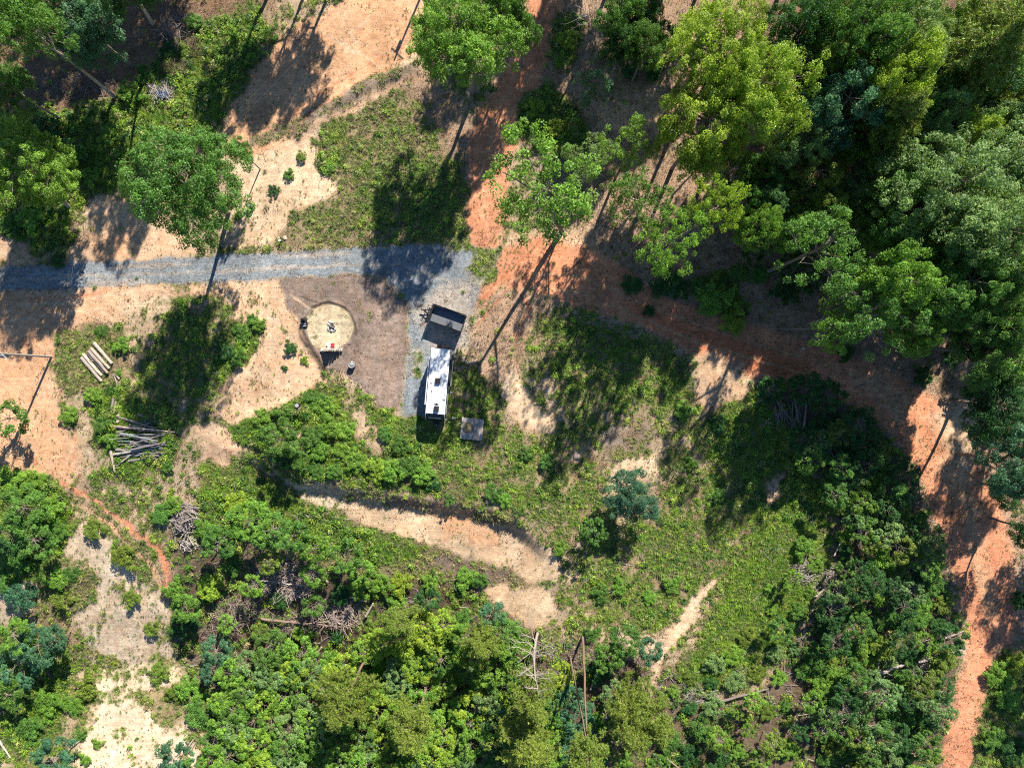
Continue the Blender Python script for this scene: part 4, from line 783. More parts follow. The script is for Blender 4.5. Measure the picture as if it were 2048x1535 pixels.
for Z, sp, yw, rr, tints in ZONES:
    xs = [p[0] for p in Z]; ys = [p[1] for p in Z]; got = []
    for _ in range(2600):
        x, y = trng.uniform(min(xs), max(xs)), trng.uniform(min(ys), max(ys))
        if any((x - a) ** 2 + (y - b) ** 2 < (sp * 0.82) ** 2 for a, b in got): continue
        if not in_poly(x, y, Z) or any((x - a) ** 2 + (y - b) ** 2 < (r * 0.75 + sp * 0.32) ** 2 for a, b, r in taken): continue
        got.append((x, y)); r = trng.uniform(*rr)
        allp.append(('b' if yw > 1 else 'y' if trng.uniform() < yw else 's', x, y, r, tints[int(trng.integers(len(tints)))]))
    taken += [(x, y, sp * 0.5) for x, y in got]
ORD = ["", "second", "third", "fourth", "fifth", "sixth", "seventh", "eighth", "ninth", "tenth", "eleventh", "twelfth", "thirteenth", "fourteenth", "fifteenth", "sixteenth", "seventeenth", "eighteenth", "nineteenth", "twentieth"]
buckets = {}
for k, px, py, r, tint in allp:
    zc = min(3.4 * r / 28, 3.4) if k == 'y' else 1.0
    if k == 'b': zc = float(trng.uniform(8.5, 12.5))
    g0 = G(px, py).z; top = A(px, py, g0 + zc); R = r * S * (H - g0 - zc) / H
    if k == 'b':
        o = plant('broadleaf_tree', 'broadleaf tree', BROAD[int(trng.integers(len(BROAD)))], ('trunk', 'crown'), Vector((top.x, top.y, gz(top.x, top.y))), R / 5.0, zc / 10.0, vary(TINT[tint], trng), trng, None, None, None, (1, 1, 1), 'tree')
    elif k == 'y':
        o = plant("young_tree", "young tree", YOUNG[int(trng.integers(6))], ("trunk", "crown"), Vector((top.x, top.y, g0)), R / 1.9, zc / 3.3, vary(TINT[tint], trng), trng, None, None, None, (1, 1, 1), "tree")
    else:
        o = plant("shrub", "shrub", SHRUB[int(trng.integers(7))], ("stem", "foliage"), Vector((top.x, top.y, g0)), R / 1.5, R / 1.5 * trng.uniform(.5, .8), vary(TINT[tint], trng), trng, None, None, None, (1, 1, 1), "shrub")
    mi = min(range(len(MARK)), key=lambda i: (MARK[i][0] - px) ** 2 + (MARK[i][1] - py) ** 2)
    size = "small" if r < 18 else ("large" if r > 32 else "mid-sized")
    buckets.setdefault((k, size, tint, mi), []).append((math.hypot(MARK[mi][0] - px, MARK[mi][1] - py), o))
    o["group"] = "trees filling the dense wood" if k == 'b' else "young trees of the clearing and thicket" if k == 'y' else "shrubs of the clearing and thicket"
for (k, size, tint, mi), lst in buckets.items():
    lst.sort(key=lambda t: t[0]); w = {"y": "young tree", "s": "leafy shrub", "b": "broadleaf tree"}[k]
    for j, (d, o) in enumerate(lst):
        o["label"] = f"{size} {tint} {w} by {MARK[mi][2]}" + (f", {ORD[min(j, 19)]} outward" if j else (", first outward" if len(lst) > 1 else ""))

# ------------------------------------------------------------------ grass, weeds and litter (nobody could count them)
def scatter(name, pts, scale, rot, idx, tint, meshes, label, cat):
    me = bpy.data.meshes.new(name); me.vertices.add(len(pts)); me.vertices.foreach_set("co", pts.astype(np.float32).ravel())
    def at(nm, ty, key, v): a = me.attributes.new(nm, ty, 'POINT'); a.data.foreach_set(key, np.ascontiguousarray(v).ravel())
    at("sc", 'FLOAT', "value", scale.astype(np.float32)); at("rot", 'FLOAT_VECTOR', "vector", rot.astype(np.float32))
    at("idx", 'INT', "value", idx.astype(np.int32)); at("tint", 'FLOAT_COLOR', "color", np.concatenate([tint, np.ones((len(tint), 1))], 1).astype(np.float32))
    o = link(name, me); tag(o, label, cat, kind="stuff")
    col = bpy.data.collections.new(name + "_sources")
    for i, m in enumerate(meshes): col.objects.link(bpy.data.objects.new(f"{name}_source_{i:02d}", m))
    ng = bpy.data.node_groups.new(name, 'GeometryNodeTree')
    ng.interface.new_socket("Geometry", in_out='INPUT', socket_type='NodeSocketGeometry'); ng.interface.new_socket("Geometry", in_out='OUTPUT', socket_type='NodeSocketGeometry')
    N = ng.nodes; L = ng.links
    gi = N.new('NodeGroupInput'); go = N.new('NodeGroupOutput'); m2p = N.new('GeometryNodeMeshToPoints'); iop = N.new('GeometryNodeInstanceOnPoints'); ci = N.new('GeometryNodeCollectionInfo')
    ci.inputs["Collection"].default_value = col; ci.inputs["Separate Children"].default_value = True; ci.inputs["Reset Children"].default_value = True
    def na(nm, ty): a = N.new('GeometryNodeInputNamedAttribute'); a.data_type = ty; a.inputs[0].default_value = nm; return a.outputs[0]
    L.new(gi.outputs[0], m2p.inputs[0]); L.new(m2p.outputs[0], iop.inputs["Points"]); L.new(ci.outputs[0], iop.inputs["Instance"])
    iop.inputs["Pick Instance"].default_value = True
    L.new(na("idx", 'INT'), iop.inputs["Instance Index"]); L.new(na("sc", 'FLOAT'), iop.inputs["Scale"])
    e2r = N.new('FunctionNodeEulerToRotation'); L.new(na("rot", 'FLOAT_VECTOR'), e2r.inputs[0]); L.new(e2r.outputs[0], iop.inputs["Rotation"])
    L.new(iop.outputs[0], go.inputs[0])
    md = o.modifiers.new("scatter", 'NODES'); md.node_group = ng
    return o
def tuft(seed, n=20, h=0.32, r=0.20, w=0.05):
    rng = np.random.default_rng(seed); a = rng.uniform(0, 6.28, n); ro = r * rng.uniform(0, 0.5, n); lean = rng.uniform(0.25, 1.0, n)
    p0 = np.stack([np.cos(a) * ro, np.sin(a) * ro, np.zeros(n)], 1); d = np.stack([np.cos(a) * lean, np.sin(a) * lean, np.ones(n)], 1)
    Lb = h * rng.uniform(0.6, 1.2, n)[:, None]; p1 = p0 + d * Lb * 0.55; p2 = p1 + (d * np.array([1.4, 1.4, 0.35])) * Lb * 0.5
    s = np.stack([-np.sin(a), np.cos(a), np.zeros(n)], 1) * w / 2
    q = np.concatenate([np.stack([p0 - s, p0 + s, p1 + s, p1 - s], 1), np.stack([p1 - s, p1 + s, p2 + s * 0.15, p2 - s * 0.15], 1)])
    rn = rng.uniform(0.1, 0.9, n); return quad_mesh("tuft", q, np.concatenate([rn, rn]), [M_TUFT])
def weed(seed, n=46, r=0.34, h=0.30, leaf=0.15):
    rng = np.random.default_rng(seed); d = rnd_dirs(n, rng, 0.0); rr = rng.uniform(0.3, 1, n) ** 0.6
    c = d * rr[:, None] * np.array([r, r, h]) + np.array([0, 0, 0.05])
    Ls = leaf * rng.uniform(0.6, 1.4, n); q = leaf_quads(c, d * 0.5 + np.array([0, 0, .8]) + rng.normal(size=(n, 3)) * 0.35, Ls, Ls * 0.62, rng)
    q[..., 2] = np.maximum(q[..., 2], 0.0); return quad_mesh("weed", q, rng.uniform(0, 1, n), [M_TUFT])
TUFTS = [tuft(1, 20, 0.34, 0.18, 0.032), tuft(2, 28, 0.46, 0.24, 0.034), tuft(3, 16, 0.24, 0.15, 0.032), weed(4, 26, 0.18, 0.12, 0.075)]
WEEDS = [weed(11), weed(12, 60, 0.42, 0.42, 0.17), weed(13, 40, 0.30, 0.35, 0.13), weed(14, 70, 0.50, 0.55, 0.16)]
srng = np.random.default_rng(99)
def sample(n, seed):
    rng = np.random.default_rng(seed); x = rng.uniform(-150, 2200, n); y = rng.uniform(-120, 1660, n)
    z = height(x, y); f = H / (H - z); qx = 1024 + (x - 1024) * f; qy = 767.5 + (y - 767.5) * f
    ch = paint(qx, qy); cv = cover(qx, qy, ch)
    return rng, np.stack([(x - 1024) * S, (767.5 - y) * S, z], 1), qx, qy, ch, cv
KEEPOUT = [[(845, 690), (905, 694), (894, 866), (846, 862)], [(858, 604), (936, 628), (922, 666), (850, 642)], [(918, 832), (970, 838), (964, 882), (917, 877)]]
def allowed(qx, qy):
    k = np.ones(len(qx), bool)
    for P in KEEPOUT: k &= poly_sd(qx, qy, P) < 0
    return k
def tints(rng, ch, qx, qy, n, boost=1.0):
    gr = fbm(qx, qy, 45, 191, 3)[:, None] + rng.uniform(-0.25, 0.25, (n, 1)); gr = np.clip(gr, 0, 1)
    t = np.array([.078, .195, .018]) * (1 - gr) + np.array([.220, .335, .032]) * gr
    u = rng.uniform(size=(n, 1)); t = np.where(u < 0.22, np.array([.038, .110, .018]), t); t = np.where(u > 0.94, np.array([.24, .32, .04]), t)
    d = np.clip(ch[:, 6:7] * 1.15 + rng.normal(size=(n, 1)) * 0.42 - 0.18, 0, 1)
    return (t * (1 - d) + np.array([.30, .25, .145]) * d) * rng.uniform(0.75, 1.25, (n, 1)) * boost
rng, P, qx, qy, ch, cv = sample(560000, 5)
pr = cv * (0.30 + 0.35 * ch[:, 3]) + (0.008 + 0.10 * sstep(0.48, 0.72, fbm(qx, qy, 70, 241, 3))) * (ch[:, 5] < 0.5) + 0.03 * (ch[:, 3] > 0.15)
k = (rng.uniform(size=len(P)) < pr) & allowed(qx, qy); n = int(k.sum())
rot = np.stack([rng.normal(size=n) * 0.1, rng.normal(size=n) * 0.1, rng.uniform(0, 6.28, n)], 1)
sc_ = rng.uniform(0.55, 1.2, n) * (0.5 + 0.55 * cv[k])
scatter("grass", P[k], sc_, rot, rng.integers(0, 4, n), tints(rng, ch[k], qx[k], qy[k], n), TUFTS, "patchy green and straw-coloured grass over the clearing", "grass")
rng, P, qx, qy, ch, cv = sample(190000, 6)
pr = ch[:, 4] * (0.35 + 0.65 * cv) * sstep(0.40, 0.58, fbm(qx, qy, 26, 211, 3)) * 0.85
k = (rng.uniform(size=len(P)) < pr) & allowed(qx, qy); n = int(k.sum())
rot = np.stack([rng.normal(size=n) * 0.12, rng.normal(size=n) * 0.12, rng.uniform(0, 6.28, n)], 1)
t = tints(rng, ch[k] * np.array([1, 1, 1, 1, 1, 1, 0.35]), qx[k], qy[k], n)
scatter("weeds", P[k], rng.uniform(0.6, 1.35, n) * (0.75 + 0.45 * ch[k][:, 4]), rot, rng.integers(0, 4, n), t, WEEDS, "low leafy weeds between the shrubs and over the banks", "weeds")
def stick_mesh(seed, n=1):
    rng = np.random.default_rng(seed); mb = MB()
    p = np.array([[-0.5, 0, 0.03], [-0.15, rng.normal() * 0.05, 0.05], [0.2, rng.normal() * 0.06, 0.04], [0.5, rng.normal() * 0.08, 0.07]])
    mb.tube(p, [0.022, 0.02, 0.016, 0.008], 4)
    for _ in range(2): mb.tube([p[1], p[1] + np.array([rng.uniform(0.1, 0.4), rng.normal() * 0.2, 0.08])], [0.012, 0.005], 3)
    return mb.mesh("twig", [M_DEADWOOD])
TWIGS = [stick_mesh(s) for s in (1, 2, 3)]
rng, P, qx, qy, ch, cv = sample(60000, 8)
brushy = np.clip((0.32 - ch[:, 0]) * 6, 0, 1) * (ch[:, 6] < 0.75) * (ch[:, 5] < 0.3)
k = (rng.uniform(size=len(P)) < brushy * 0.30 * sstep(0.4, 0.6, fbm(qx, qy, 60, 231, 3))) & (qy > 1000) & allowed(qx, qy); n = int(k.sum())
rot = np.stack([rng.normal(size=n) * 0.12, rng.normal(size=n) * 0.16, rng.uniform(0, 6.28, n)], 1)
scatter("twig_litter", P[k], rng.uniform(0.6, 2.6, n), rot, rng.integers(0, 3, n), np.ones((n, 3)), TWIGS, "grey dead twigs littering the undergrowth", "twigs")

def litter_mesh(seed, n=16):
    rng = np.random.default_rng(seed); c = np.stack([rng.normal(size=n) * 0.3, rng.normal(size=n) * 0.3, rng.uniform(0.015, 0.04, n)], 1)
    Ls = rng.uniform(0.07, 0.15, n); q = leaf_quads(c, np.array([0, 0, 1.0]) + rng.normal(size=(n, 3)) * 0.25, Ls, Ls * 0.6, rng)
    q[..., 2] = np.maximum(q[..., 2], 0.006); return quad_mesh("fallen_leaf", q, rng.uniform(0, 0.7, n), [M_TUFT])
rng, P, qx, qy, ch, cv = sample(90000, 9)
leafy = np.exp(-(((ch[:, :3] - np.array([.36, .24, .16])) ** 2).sum(1)) / 0.012) + np.exp(-(((ch[:, :3] - np.array([.21, .13, .085])) ** 2).sum(1)) / 0.006)
redish = np.exp(-(((ch[:, :3] - np.array([.57, .245, .135])) ** 2).sum(1)) / 0.012) * (qx > 1150)
k = (rng.uniform(size=len(P)) < leafy * 0.55 + redish * 0.16 + 0.03 * (ch[:, 5] < 0.3)) & allowed(qx, qy); n = int(k.sum())
t = np.array([.20, .125, .075]) * rng.uniform(0.45, 1.5, (n, 1)); t = np.where(rng.uniform(size=(n, 1)) > 0.8, np.array([.36, .27, .17]), t)
P2 = P[k]; P2[:, 2] += 0.03
scatter("leaf_litter", P2, rng.uniform(0.7, 1.4, n), np.stack([np.zeros(n), np.zeros(n), rng.uniform(0, 6.28, n)], 1), rng.integers(0, 3, n), t, [litter_mesh(1), litter_mesh(2), litter_mesh(3)], "brown fallen leaves over the wood floor and the dirt tracks", "leaves")

# ------------------------------------------------------------------ travel trailer
M_ROOF = plain("white_roof_membrane", (.70, .71, .72), .5, 0, .16, 1.6)
M_GREYSEAM = plain("seam_sealant", (.46, .47, .48), .7, 0, .2, 9); M_SKIN = plain("trailer_siding", (.62, .62, .60), .4, 0, .05, 3); M_BLACK = plain("gloss_black_cap", (.012, .013, .016), .25, 0, .3, 4)
M_PLAST = plain("dark_plastic", (.02, .021, .024), .5, 0, .3, 8); M_STEEL = plain("black_steel", (.018, .018, .020), .5, .2, .4, 5)
M_GLASS = plain("tinted_glass", (.01, .012, .015), .08, 0, .1, 3); M_WHITE = plain("white_plastic", (.75, .75, .74), .45, 0, .05, 6)
M_ALU = plain("aluminium_trim", (.55, .56, .58), .4, .5, .1, 6); M_RUB = plain("rubber", (.02, .02, .02), .85, 0, .3, 9)
M_LETTER = plain("silver_lettering", (.78, .78, .78), .4, .0, .03, 5)
ang = math.radians(-5.1); ctr = A(876.0, 762.1, 3.3)
rv = thing("travel_trailer", "white-roofed travel trailer with a black front cap parked on the gravel pad", "trailer", (ctr.x, ctr.y, gz(ctr.x, ctr.y) + 0.04), ang)
W2 = 1.21
def prism(mb, prof, x0, x1, mi=0):
    n = len(prof); v = [(x0, y, z) for y, z in prof] + [(x1, y, z) for y, z in prof]
    f = [tuple(range(n - 1, -1, -1)), tuple(range(n, 2 * n))] + [(i, (i + 1) % n, n + (i + 1) % n, n + i) for i in range(n)]
    mb.add(v, f, mi)
m = MB(); prism(m, [(4.12, .55), (4.12, 3.2), (-4.12, 3.2), (-4.12, .55)], -W2, W2); body = m.obj("body", M_SKIN, rv)
m = MB(); nx_ = 6
xs = np.linspace(-W2 - .02, W2 + .02, nx_); v = []; f = []
for y in (4.16, -4.14):
    for x in xs: v.append((x, y, 3.225 + .045 * (1 - (x / W2) ** 2)))
for j in range(nx_ - 1): f.append((j, j + nx_, j + nx_ + 1, j + 1))
for j in range(nx_): v.append((xs[j], 4.16, 3.20))
for j in range(nx_): v.append((xs[j], -4.14, 3.20))
f += [(2 * nx_ + j + 1, 2 * nx_ + j, j, j + 1)[::-1] for j in range(nx_ - 1)] + [(nx_ + j, 3 * nx_ + j, 3 * nx_ + j + 1, nx_ + j + 1) for j in range(nx_ - 1)]
m.add(v, f); roof = m.obj("roof", M_ROOF, rv)
for y in (2.75, 1.35, -.75, -2.4):
    m = MB(); m.box((0, y, 3.262), (2.30, .05, .02)); m.obj("roof_seam", M_GREYSEAM, roof)
m = MB()
for s in (-1, 1): m.box((s * (W2 + .045), 0, 3.19), (.05, 8.25, .07))
m.obj("gutter", M_PLAST, rv)
def rbox(name, c, d, mat, parent, top=0.9):
    m = MB(); m.box(c, d, 0, 0, top); return m.obj(name, mat, parent)
ac = rbox("air_conditioner", (-.02, .05, 3.42), (.68, .72, .32), M_PLAST, roof, .85); rbox("air_grille", (-.02, .05, 3.585), (.36, .40, .012), M_STEEL, ac)
rbox("air_conditioner", (.12, -3.50, 3.40), (.66, .72, .30), M_PLAST, roof, .85)
rbox("roof_vent", (-.80, -.10, 3.30), (.36, .38, .12), M_WHITE, roof); rbox("roof_vent", (.95, -2.05, 3.30), (.38, .36, .10), M_WHITE, roof); rbox("roof_vent", (.98, -1.45, 3.31), (.14, .40, .12), M_WHITE, roof)
m = MB(); m.disc((-.68, -1.30, 3.24), .06, .16, 10); m.obj("vent_pipe", M_PLAST, roof)
m = MB(); m.tube([(-.25, -2.88, 3.28), (-.02, -2.84, 3.40), (.45, -2.92, 3.36)], .03, 6); m.box((.1, -2.88, 3.33), (.26, .14, .10)); m.obj("antenna", M_PLAST, roof)
m = MB(); m.tube([(-W2 - .20, 3.0, 3.02), (-W2 - .20, -3.1, 3.02)], .075, 10, cap=0); aw = m.obj("awning_roller", M_WHITE, rv)
for y in (3.0, -3.1):
    m = MB(); m.box((-W2 - .12, y, 2.1), (.06, .06, 1.9)); m.obj("awning_arm", M_ALU, aw)
m = MB(); m.box((-W2 - .32, -2.55, 1.05), (.14, .42, .05)); m.box((-W2 - .50, -2.55, .75), (.16, .42, .05)); m.box((-W2 - .26, -2.55, .9), (.4, .04, .32)); m.obj("entry_step", M_ALU, rv)
m = MB(); m.box((W2 + .17, 1.2, 1.95), (.34, 3.3, 1.9)); so = m.obj("slide_out", M_SKIN, rv)
m = MB(); m.box((W2 + .19, 1.2, 2.93), (.36, 3.4, .06)); m.obj("slide_topper", M_PLAST, so)
m = MB(); prism(m, [(-4.125, 3.21), (-4.30, 3.17), (-4.55, 2.98), (-4.86, 2.35), (-5.02, 1.65), (-5.02, .95), (-4.86, .55), (-4.125, .55)], -W2 + .02, W2 - .02); cap = m.obj("front_cap", M_BLACK, rv)
for s in (-1, 1):
    m = MB(); prism(m, [(-4.13, 3.20), (-4.34, 3.19), (-4.60, 2.98), (-4.92, 2.35), (-5.07, 1.65), (-5.07, .95), (-4.9, .55), (-4.80, .55), (-4.96, 1.0), (-4.94, 1.6), (-4.8, 2.3), (-4.5, 2.9), (-4.13, 3.1)], s * W2 - .035, s * W2 + .035); m.obj("cap_trim", M_ALU, cap)
cu = bpy.data.curves.new("lettering", 'FONT'); cu.body = "PIONEER"; cu.size = .42; cu.align_x = 'CENTER'; cu.align_y = 'CENTER'; cu.extrude = .006; cu.offset = .012
tmp = bpy.data.objects.new("lettering_source", cu); C.objects.link(tmp); dg = bpy.context.evaluated_depsgraph_get(); tme = bpy.data.meshes.new_from_object(tmp.evaluated_get(dg)); bpy.data.objects.remove(tmp)
tme.materials.clear(); tme.materials.append(M_LETTER); lt = link("lettering", tme, cap); lt["label"] = "silver word PIONEER on the black front cap"
lt.location = (-.06, -4.735, 2.665); lt.rotation_euler = (math.atan2(.63, .31), 0, 0)
lt.scale = (.98, .95, 1)
for s in (-1, 1):
    for y, w, z in ((2.6, 1.1, 2.2), (-.9, .8, 2.3), (-2.6, .6, 2.3)):
        if s == 1 and y == 2.6: continue
        m = MB(); m.box((s * (W2 + .008), y, z), (.02, w, .62)); m.obj("window", M_GLASS, rv)
m = MB(); m.box((-W2 - .012, -1.75, 1.75), (.03, .70, 1.9)); dr = m.obj("door", M_WHITE, rv); m = MB(); m.box((-W2 - .05, -1.48, 1.6), (.04, .05, .22)); m.obj("handle", M_PLAST, dr)
def wheel(parent, x, y, r=.36, w=.22, rz=0):
    m = MB(); m.tube([(x - w / 2, y, r), (x + w / 2, y, r)], r, 18, cap=0) if not rz else m.tube([(x, y - w / 2, r), (x, y + w / 2, r)], r, 18, cap=0)
    o = m.obj("wheel", M_RUB, parent); m = MB()
    m.tube([(x - w / 2 - .01, y, r), (x + w / 2 + .01, y, r)], r * .55, 12, cap=0) if not rz else m.tube([(x, y - w / 2 - .01, r), (x, y + w / 2 + .01, r)], r * .55, 12, cap=0)
    m.obj("rim", M_ALU, o)
for s in (-1, 1):
    for y in (-.1, -.95): wheel(rv, s * 1.0, y)
m = MB(); m.tube([(-.75, -4.8, .5), (0, -6.0, .5)], .06, 6, cap=0); m.tube([(.75, -4.8, .5), (0, -6.0, .5)], .06, 6, cap=0); m.box((0, -5.95, .52), (.16, .4, .12)); m.box((0, 0, .48), (1.6, 9.6, .12)); fr = m.obj("frame", M_STEEL, rv)
m = MB(); m.box((0, -5.38, .85), (.62, .42, .62), 0, 0, .85); m.obj("propane_cover", M_PLAST, fr); m = MB(); m.tube([(.05, -5.75, .1), (.05, -5.75, 1.0)], .05, 8, cap=0); m.box((.05, -5.75, 1.03), (.14, .14, .1)); m.obj("tongue_jack", M_ALU, fr)
m = MB(); m.box((0, 4.34, .55), (2.2, .12, .12)); m.box((0, 4.2, .52), (.1, .3, .08)); m.obj("bumper", M_STEEL, fr)
m = MB(); m.tube([(.55, 4.28, .95), (.55, 4.52, .95)], .36, 16, cap=0); m.obj("spare_wheel", M_RUB, rv)
# ------------------------------------------------------------------ dump trailer
ang = math.radians(-19.4); ctr = A(895.1, 635.7, 1.75)
dt = thing("dump_trailer", "black high-sided dump trailer with an empty scuffed bed behind the travel trailer", "trailer", (ctr.x, ctr.y, gz(ctr.x, ctr.y) + 0.03), ang)
M_BED = plain("scuffed_bed_steel", (.15, .16, .175), .5, .15, .45, 3.0, .1)
L2, B2 = 2.18, 1.10
m = MB(); m.box((0, 0, .98), (2 * L2 - .1, 2 * B2 - .1, .06)); m.obj("bed_floor", M_BED, dt)
for s in (-1, 1):
    m = MB(); m.box((0, s * B2, 1.24), (2 * L2, .05, 1.06)); m.box((0, s * (B2 + .01), 1.79), (2 * L2 + .04, .10, .07))
    for x in np.linspace(-1.9, 1.9, 7): m.box((x, s * (B2 + .05), 1.22), (.07, .07, 1.02))
    m.obj("side_wall", M_STEEL, dt)
m = MB(); m.box((-L2, 0, 1.28), (.05, 2 * B2, 1.14)); m.box((-L2 - .02, 0, 1.87), (.10, 2 * B2 + .1, .07)); hb = m.obj("head_board", M_STEEL, dt)
m = MB(); m.tube([(-L2 - .14, -B2 - .05, 1.95), (-L2 - .14, B2 + .05, 1.95)], .07, 8, cap=0); m.obj("tarp_roller", M_PLAST, hb)
m = MB(); m.box((L2, 0, 1.22), (.05, 2 * B2 - .06, 1.0)); m.box((L2 + .01, 0, 1.74), (.09, 2 * B2, .06)); m.obj("tail_gate", M_STEEL, dt)
m = MB(); m.box((0, 0, .58), (2 * L2 - .2, 1.3, .2))
for s in (-1, 1): m.tube([(-L2 + .1, s * .62, .56), (-L2 - 1.30, 0, .54)], .07, 6, cap=0)
m.box((-L2 - .55, 0, .56), (.08, .72, .1)); ch_ = m.obj("chassis", M_STEEL, dt)
m = MB(); m.box((-L2 - 1.45, 0, .56), (.36, .14, .14)); m.obj("coupler", M_STEEL, ch_)
m = MB(); m.tube([(-L2 - 1.05, .02, .05), (-L2 - 1.05, .02, 1.05)], .055, 8, cap=0); m.box((-L2 - 1.05, .12, 1.0), (.05, .42, .05)); m.obj("tongue_jack", M_STEEL, ch_)
m = MB(); m.box((-L2 - .42, .30, .86), (.42, .50, .5)); m.obj("battery_box", M_PLAST, ch_)
m = MB(); m.tube([(-L2 - .05, .9, .62), (-L2 - .72, .84, .70), (-L2 - .95, .78, .66)], .04, 5, cap=0); m.tube([(-L2 - .78, .84, .70), (-L2 - .85, .3, .66)], .03, 5, cap=0); m.obj("ramp_holder", M_STEEL, ch_)
for s in (-1, 1):
    for x in (-.42, .48): wheel(dt, x, s * .98, .38, .24, 1)
    m = MB(); m.box((.03, s * 1.0, .84), (1.9, .28, .05)); m.obj("mudguard", M_STEEL, dt)
# ------------------------------------------------------------------ wooden deck and what stands by it
M_DECK = wood("weathered_deck", (.62, .54, .46), (.30, .255, .22), (14, 1.2, 10)); M_POST = wood("deck_post", (.28, .22, .17), (.14, .10, .08), (8, 8, 2))
ctr = A(943.9, 857.4, .5); dk = thing("wooden_deck", "square weathered plank deck on the grass beside the travel trailer", "deck", (ctr.x, ctr.y, gz(ctr.x, ctr.y)), math.radians(-6.1))
pl = MB(); pl.box((0, 0, .5), (.145, 2.80, .035)); plm = pl.mesh("plank", [M_DECK])
drng = np.random.default_rng(3)
for i in range(18):
    o = link("plank", plm, dk); o.location = (-1.36 + i * .16, drng.normal() * .012, drng.normal() * .003)
for y in (-1.25, 0, 1.25):
    m = MB(); m.box((0, y, .42), (2.8, .05, .12)); m.obj("joist", M_POST, dk)
for x in (-1.28, 1.28):
    for y in (-1.28, 1.28): m = MB(); m.box((x, y, .18), (.1, .1, .36)); m.obj("leg", M_POST, dk)
M_MAT = wood("straw_mat", (.40, .30, .155), (.20, .14, .075), (30, 3, 10))
c2 = A(936.4, 854.8, .56); mt = thing("round_mat", "round tan woven mat lying on the plank deck", "mat", (c2.x, c2.y, dk.location.z + .519), math.radians(-6.1))
m = MB()
for i in range(13):
    x = -.66 + i * .11; L = 2 * math.sqrt(max(.02, .72 ** 2 - x * x)); m.box((x, 0, .02), (.10, L, .04))
m.obj("weave", M_MAT, mt)
m = MB(); aa = np.linspace(0, 2 * math.pi, 33); m.tube(np.stack([np.cos(aa) * .70, np.sin(aa) * .70, np.full(33, .045)], 1), .03, 5); m.obj("rim", M_POST, mt)
M_GREY = plain("grey_cabinet", (.36, .37, .38), .5, .1, .12, 5)
p = G(909.6, 833.5); pd = thing("power_pedestal", "small grey power pedestal between the travel trailer and the deck", "pedestal", p, math.radians(-5))
m = MB(); m.box((0, 0, .55), (.16, .12, 1.1)); m.obj("post", M_POST, pd); m = MB(); m.box((0, -.09, .95), (.55, .22, .55), 0, 0, .96); bx_ = m.obj("box", M_GREY, pd); m = MB(); m.box((0, -.21, .93), (.42, .02, .42)); m.obj("door", M_PLAST, bx_)
p = G(905, 784); st = thing("tripod_stand", "dark tripod stand by the off-side of the travel trailer", "stand", p)
m = MB(); m.tube([(0, 0, .1), (0, 0, 1.45)], .025, 6, cap=0); m.obj("pole", M_PLAST, st)
for a in (0.3, 2.4, 4.5): m = MB(); m.tube([(0, 0, .8), (math.cos(a) * .6, math.sin(a) * .6, 0)], .02, 5, cap=0); m.obj("leg", M_PLAST, st)
m = MB(); m.box((.02, 0, 1.5), (.30, .18, .12)); m.obj("head", M_ALU, st)
# ------------------------------------------------------------------ fire pit and its seats
M_STONE = plain("pale_stone", (.50, .48, .46), .9, 0, .35, 5, .3); M_CHAR = wood("charred_wood", (.05, .045, .04), (.012, .01, .01), (6, 6, 6)); M_ASH = plain("ash", (.22, .20, .19), .95, 0, .3, 8)
p = G(663, 653, .085); fp = thing("fire_pit", "stone fire ring with charred logs in the middle of the straw circle", "fire pit", p)
frng = np.random.default_rng(12)
def rock(rng, r, flat=.75):
    m = MB(); n1, n2 = 5, 8; v = []; f = []
    for i in range(n1 + 1):
        for j in range(n2):
            t = math.pi * i / n1; a = 2 * math.pi * j / n2; k = r * rng.uniform(.82, 1.12) if 0 < i < n1 else r
            v.append((k * math.sin(t) * math.cos(a), k * math.sin(t) * math.sin(a), k * flat * math.cos(t)))
    for i in range(n1):
        for j in range(n2): f.append((i * n2 + j, (i + 1) * n2 + j, (i + 1) * n2 + (j + 1) % n2, i * n2 + (j + 1) % n2))
    m.add(v, f); return m
rocks = [rock(frng, .15).mesh("stone", [M_STONE]) for _ in range(4)]
for i in range(13):
    a = i * 2 * math.pi / 13 + frng.normal() * .08; o = link("stone", rocks[i % 4], fp); kk = frng.uniform(.75, 1.2); o.location = (.50 * kk * math.cos(a), .60 * kk * math.sin(a), .07); o.rotation_euler = (frng.normal() * .3, frng.normal() * .3, a); s = frng.uniform(.6, 1.5); o.scale = (s, s, s * frng.uniform(.8, 1.3))
m = MB(); m.disc((0, 0, .0), .46, .03, 16); m.obj("ash_bed", M_ASH, fp)
for i in range(7):
    a = frng.uniform(0, 3.14); m = MB(); c = np.array([frng.normal() * .12, frng.normal() * .14, .1 + .04 * i]); d = np.array([math.cos(a), math.sin(a), frng.normal() * .25]) * .38
    m.tube([c - d, c, c + d], [.06, .065, .055], 7, cap=1, rng=frng, rough=.1); m.obj("fire_log", [M_DEADWOOD if i > 3 else M_CHAR, M_CUT], fp)
def armchair(name, label, p, rz, mat, slat):
    t = thing(name, label, "chair", p, rz)
    for i in range(5): m = MB(); m.box((-.24 + i * .12, .30, .62), (.10, .05, .75)); o = m.obj("back_slat", slat, t)
    for i in range(5): m = MB(); m.box((0, -.28 + i * .115, .36 - .012 * i), (.60, .10, .03)); m.obj("seat_slat", slat, t)
    for s in (-1, 1):
        m = MB(); m.box((s * .36, -.02, .56), (.12, .72, .03)); m.obj("arm", mat, t)
        for y in (-.30, .28): m = MB(); m.box((s * .33, y, .28), (.06, .08, .56)); m.obj("leg", mat, t)
    return t
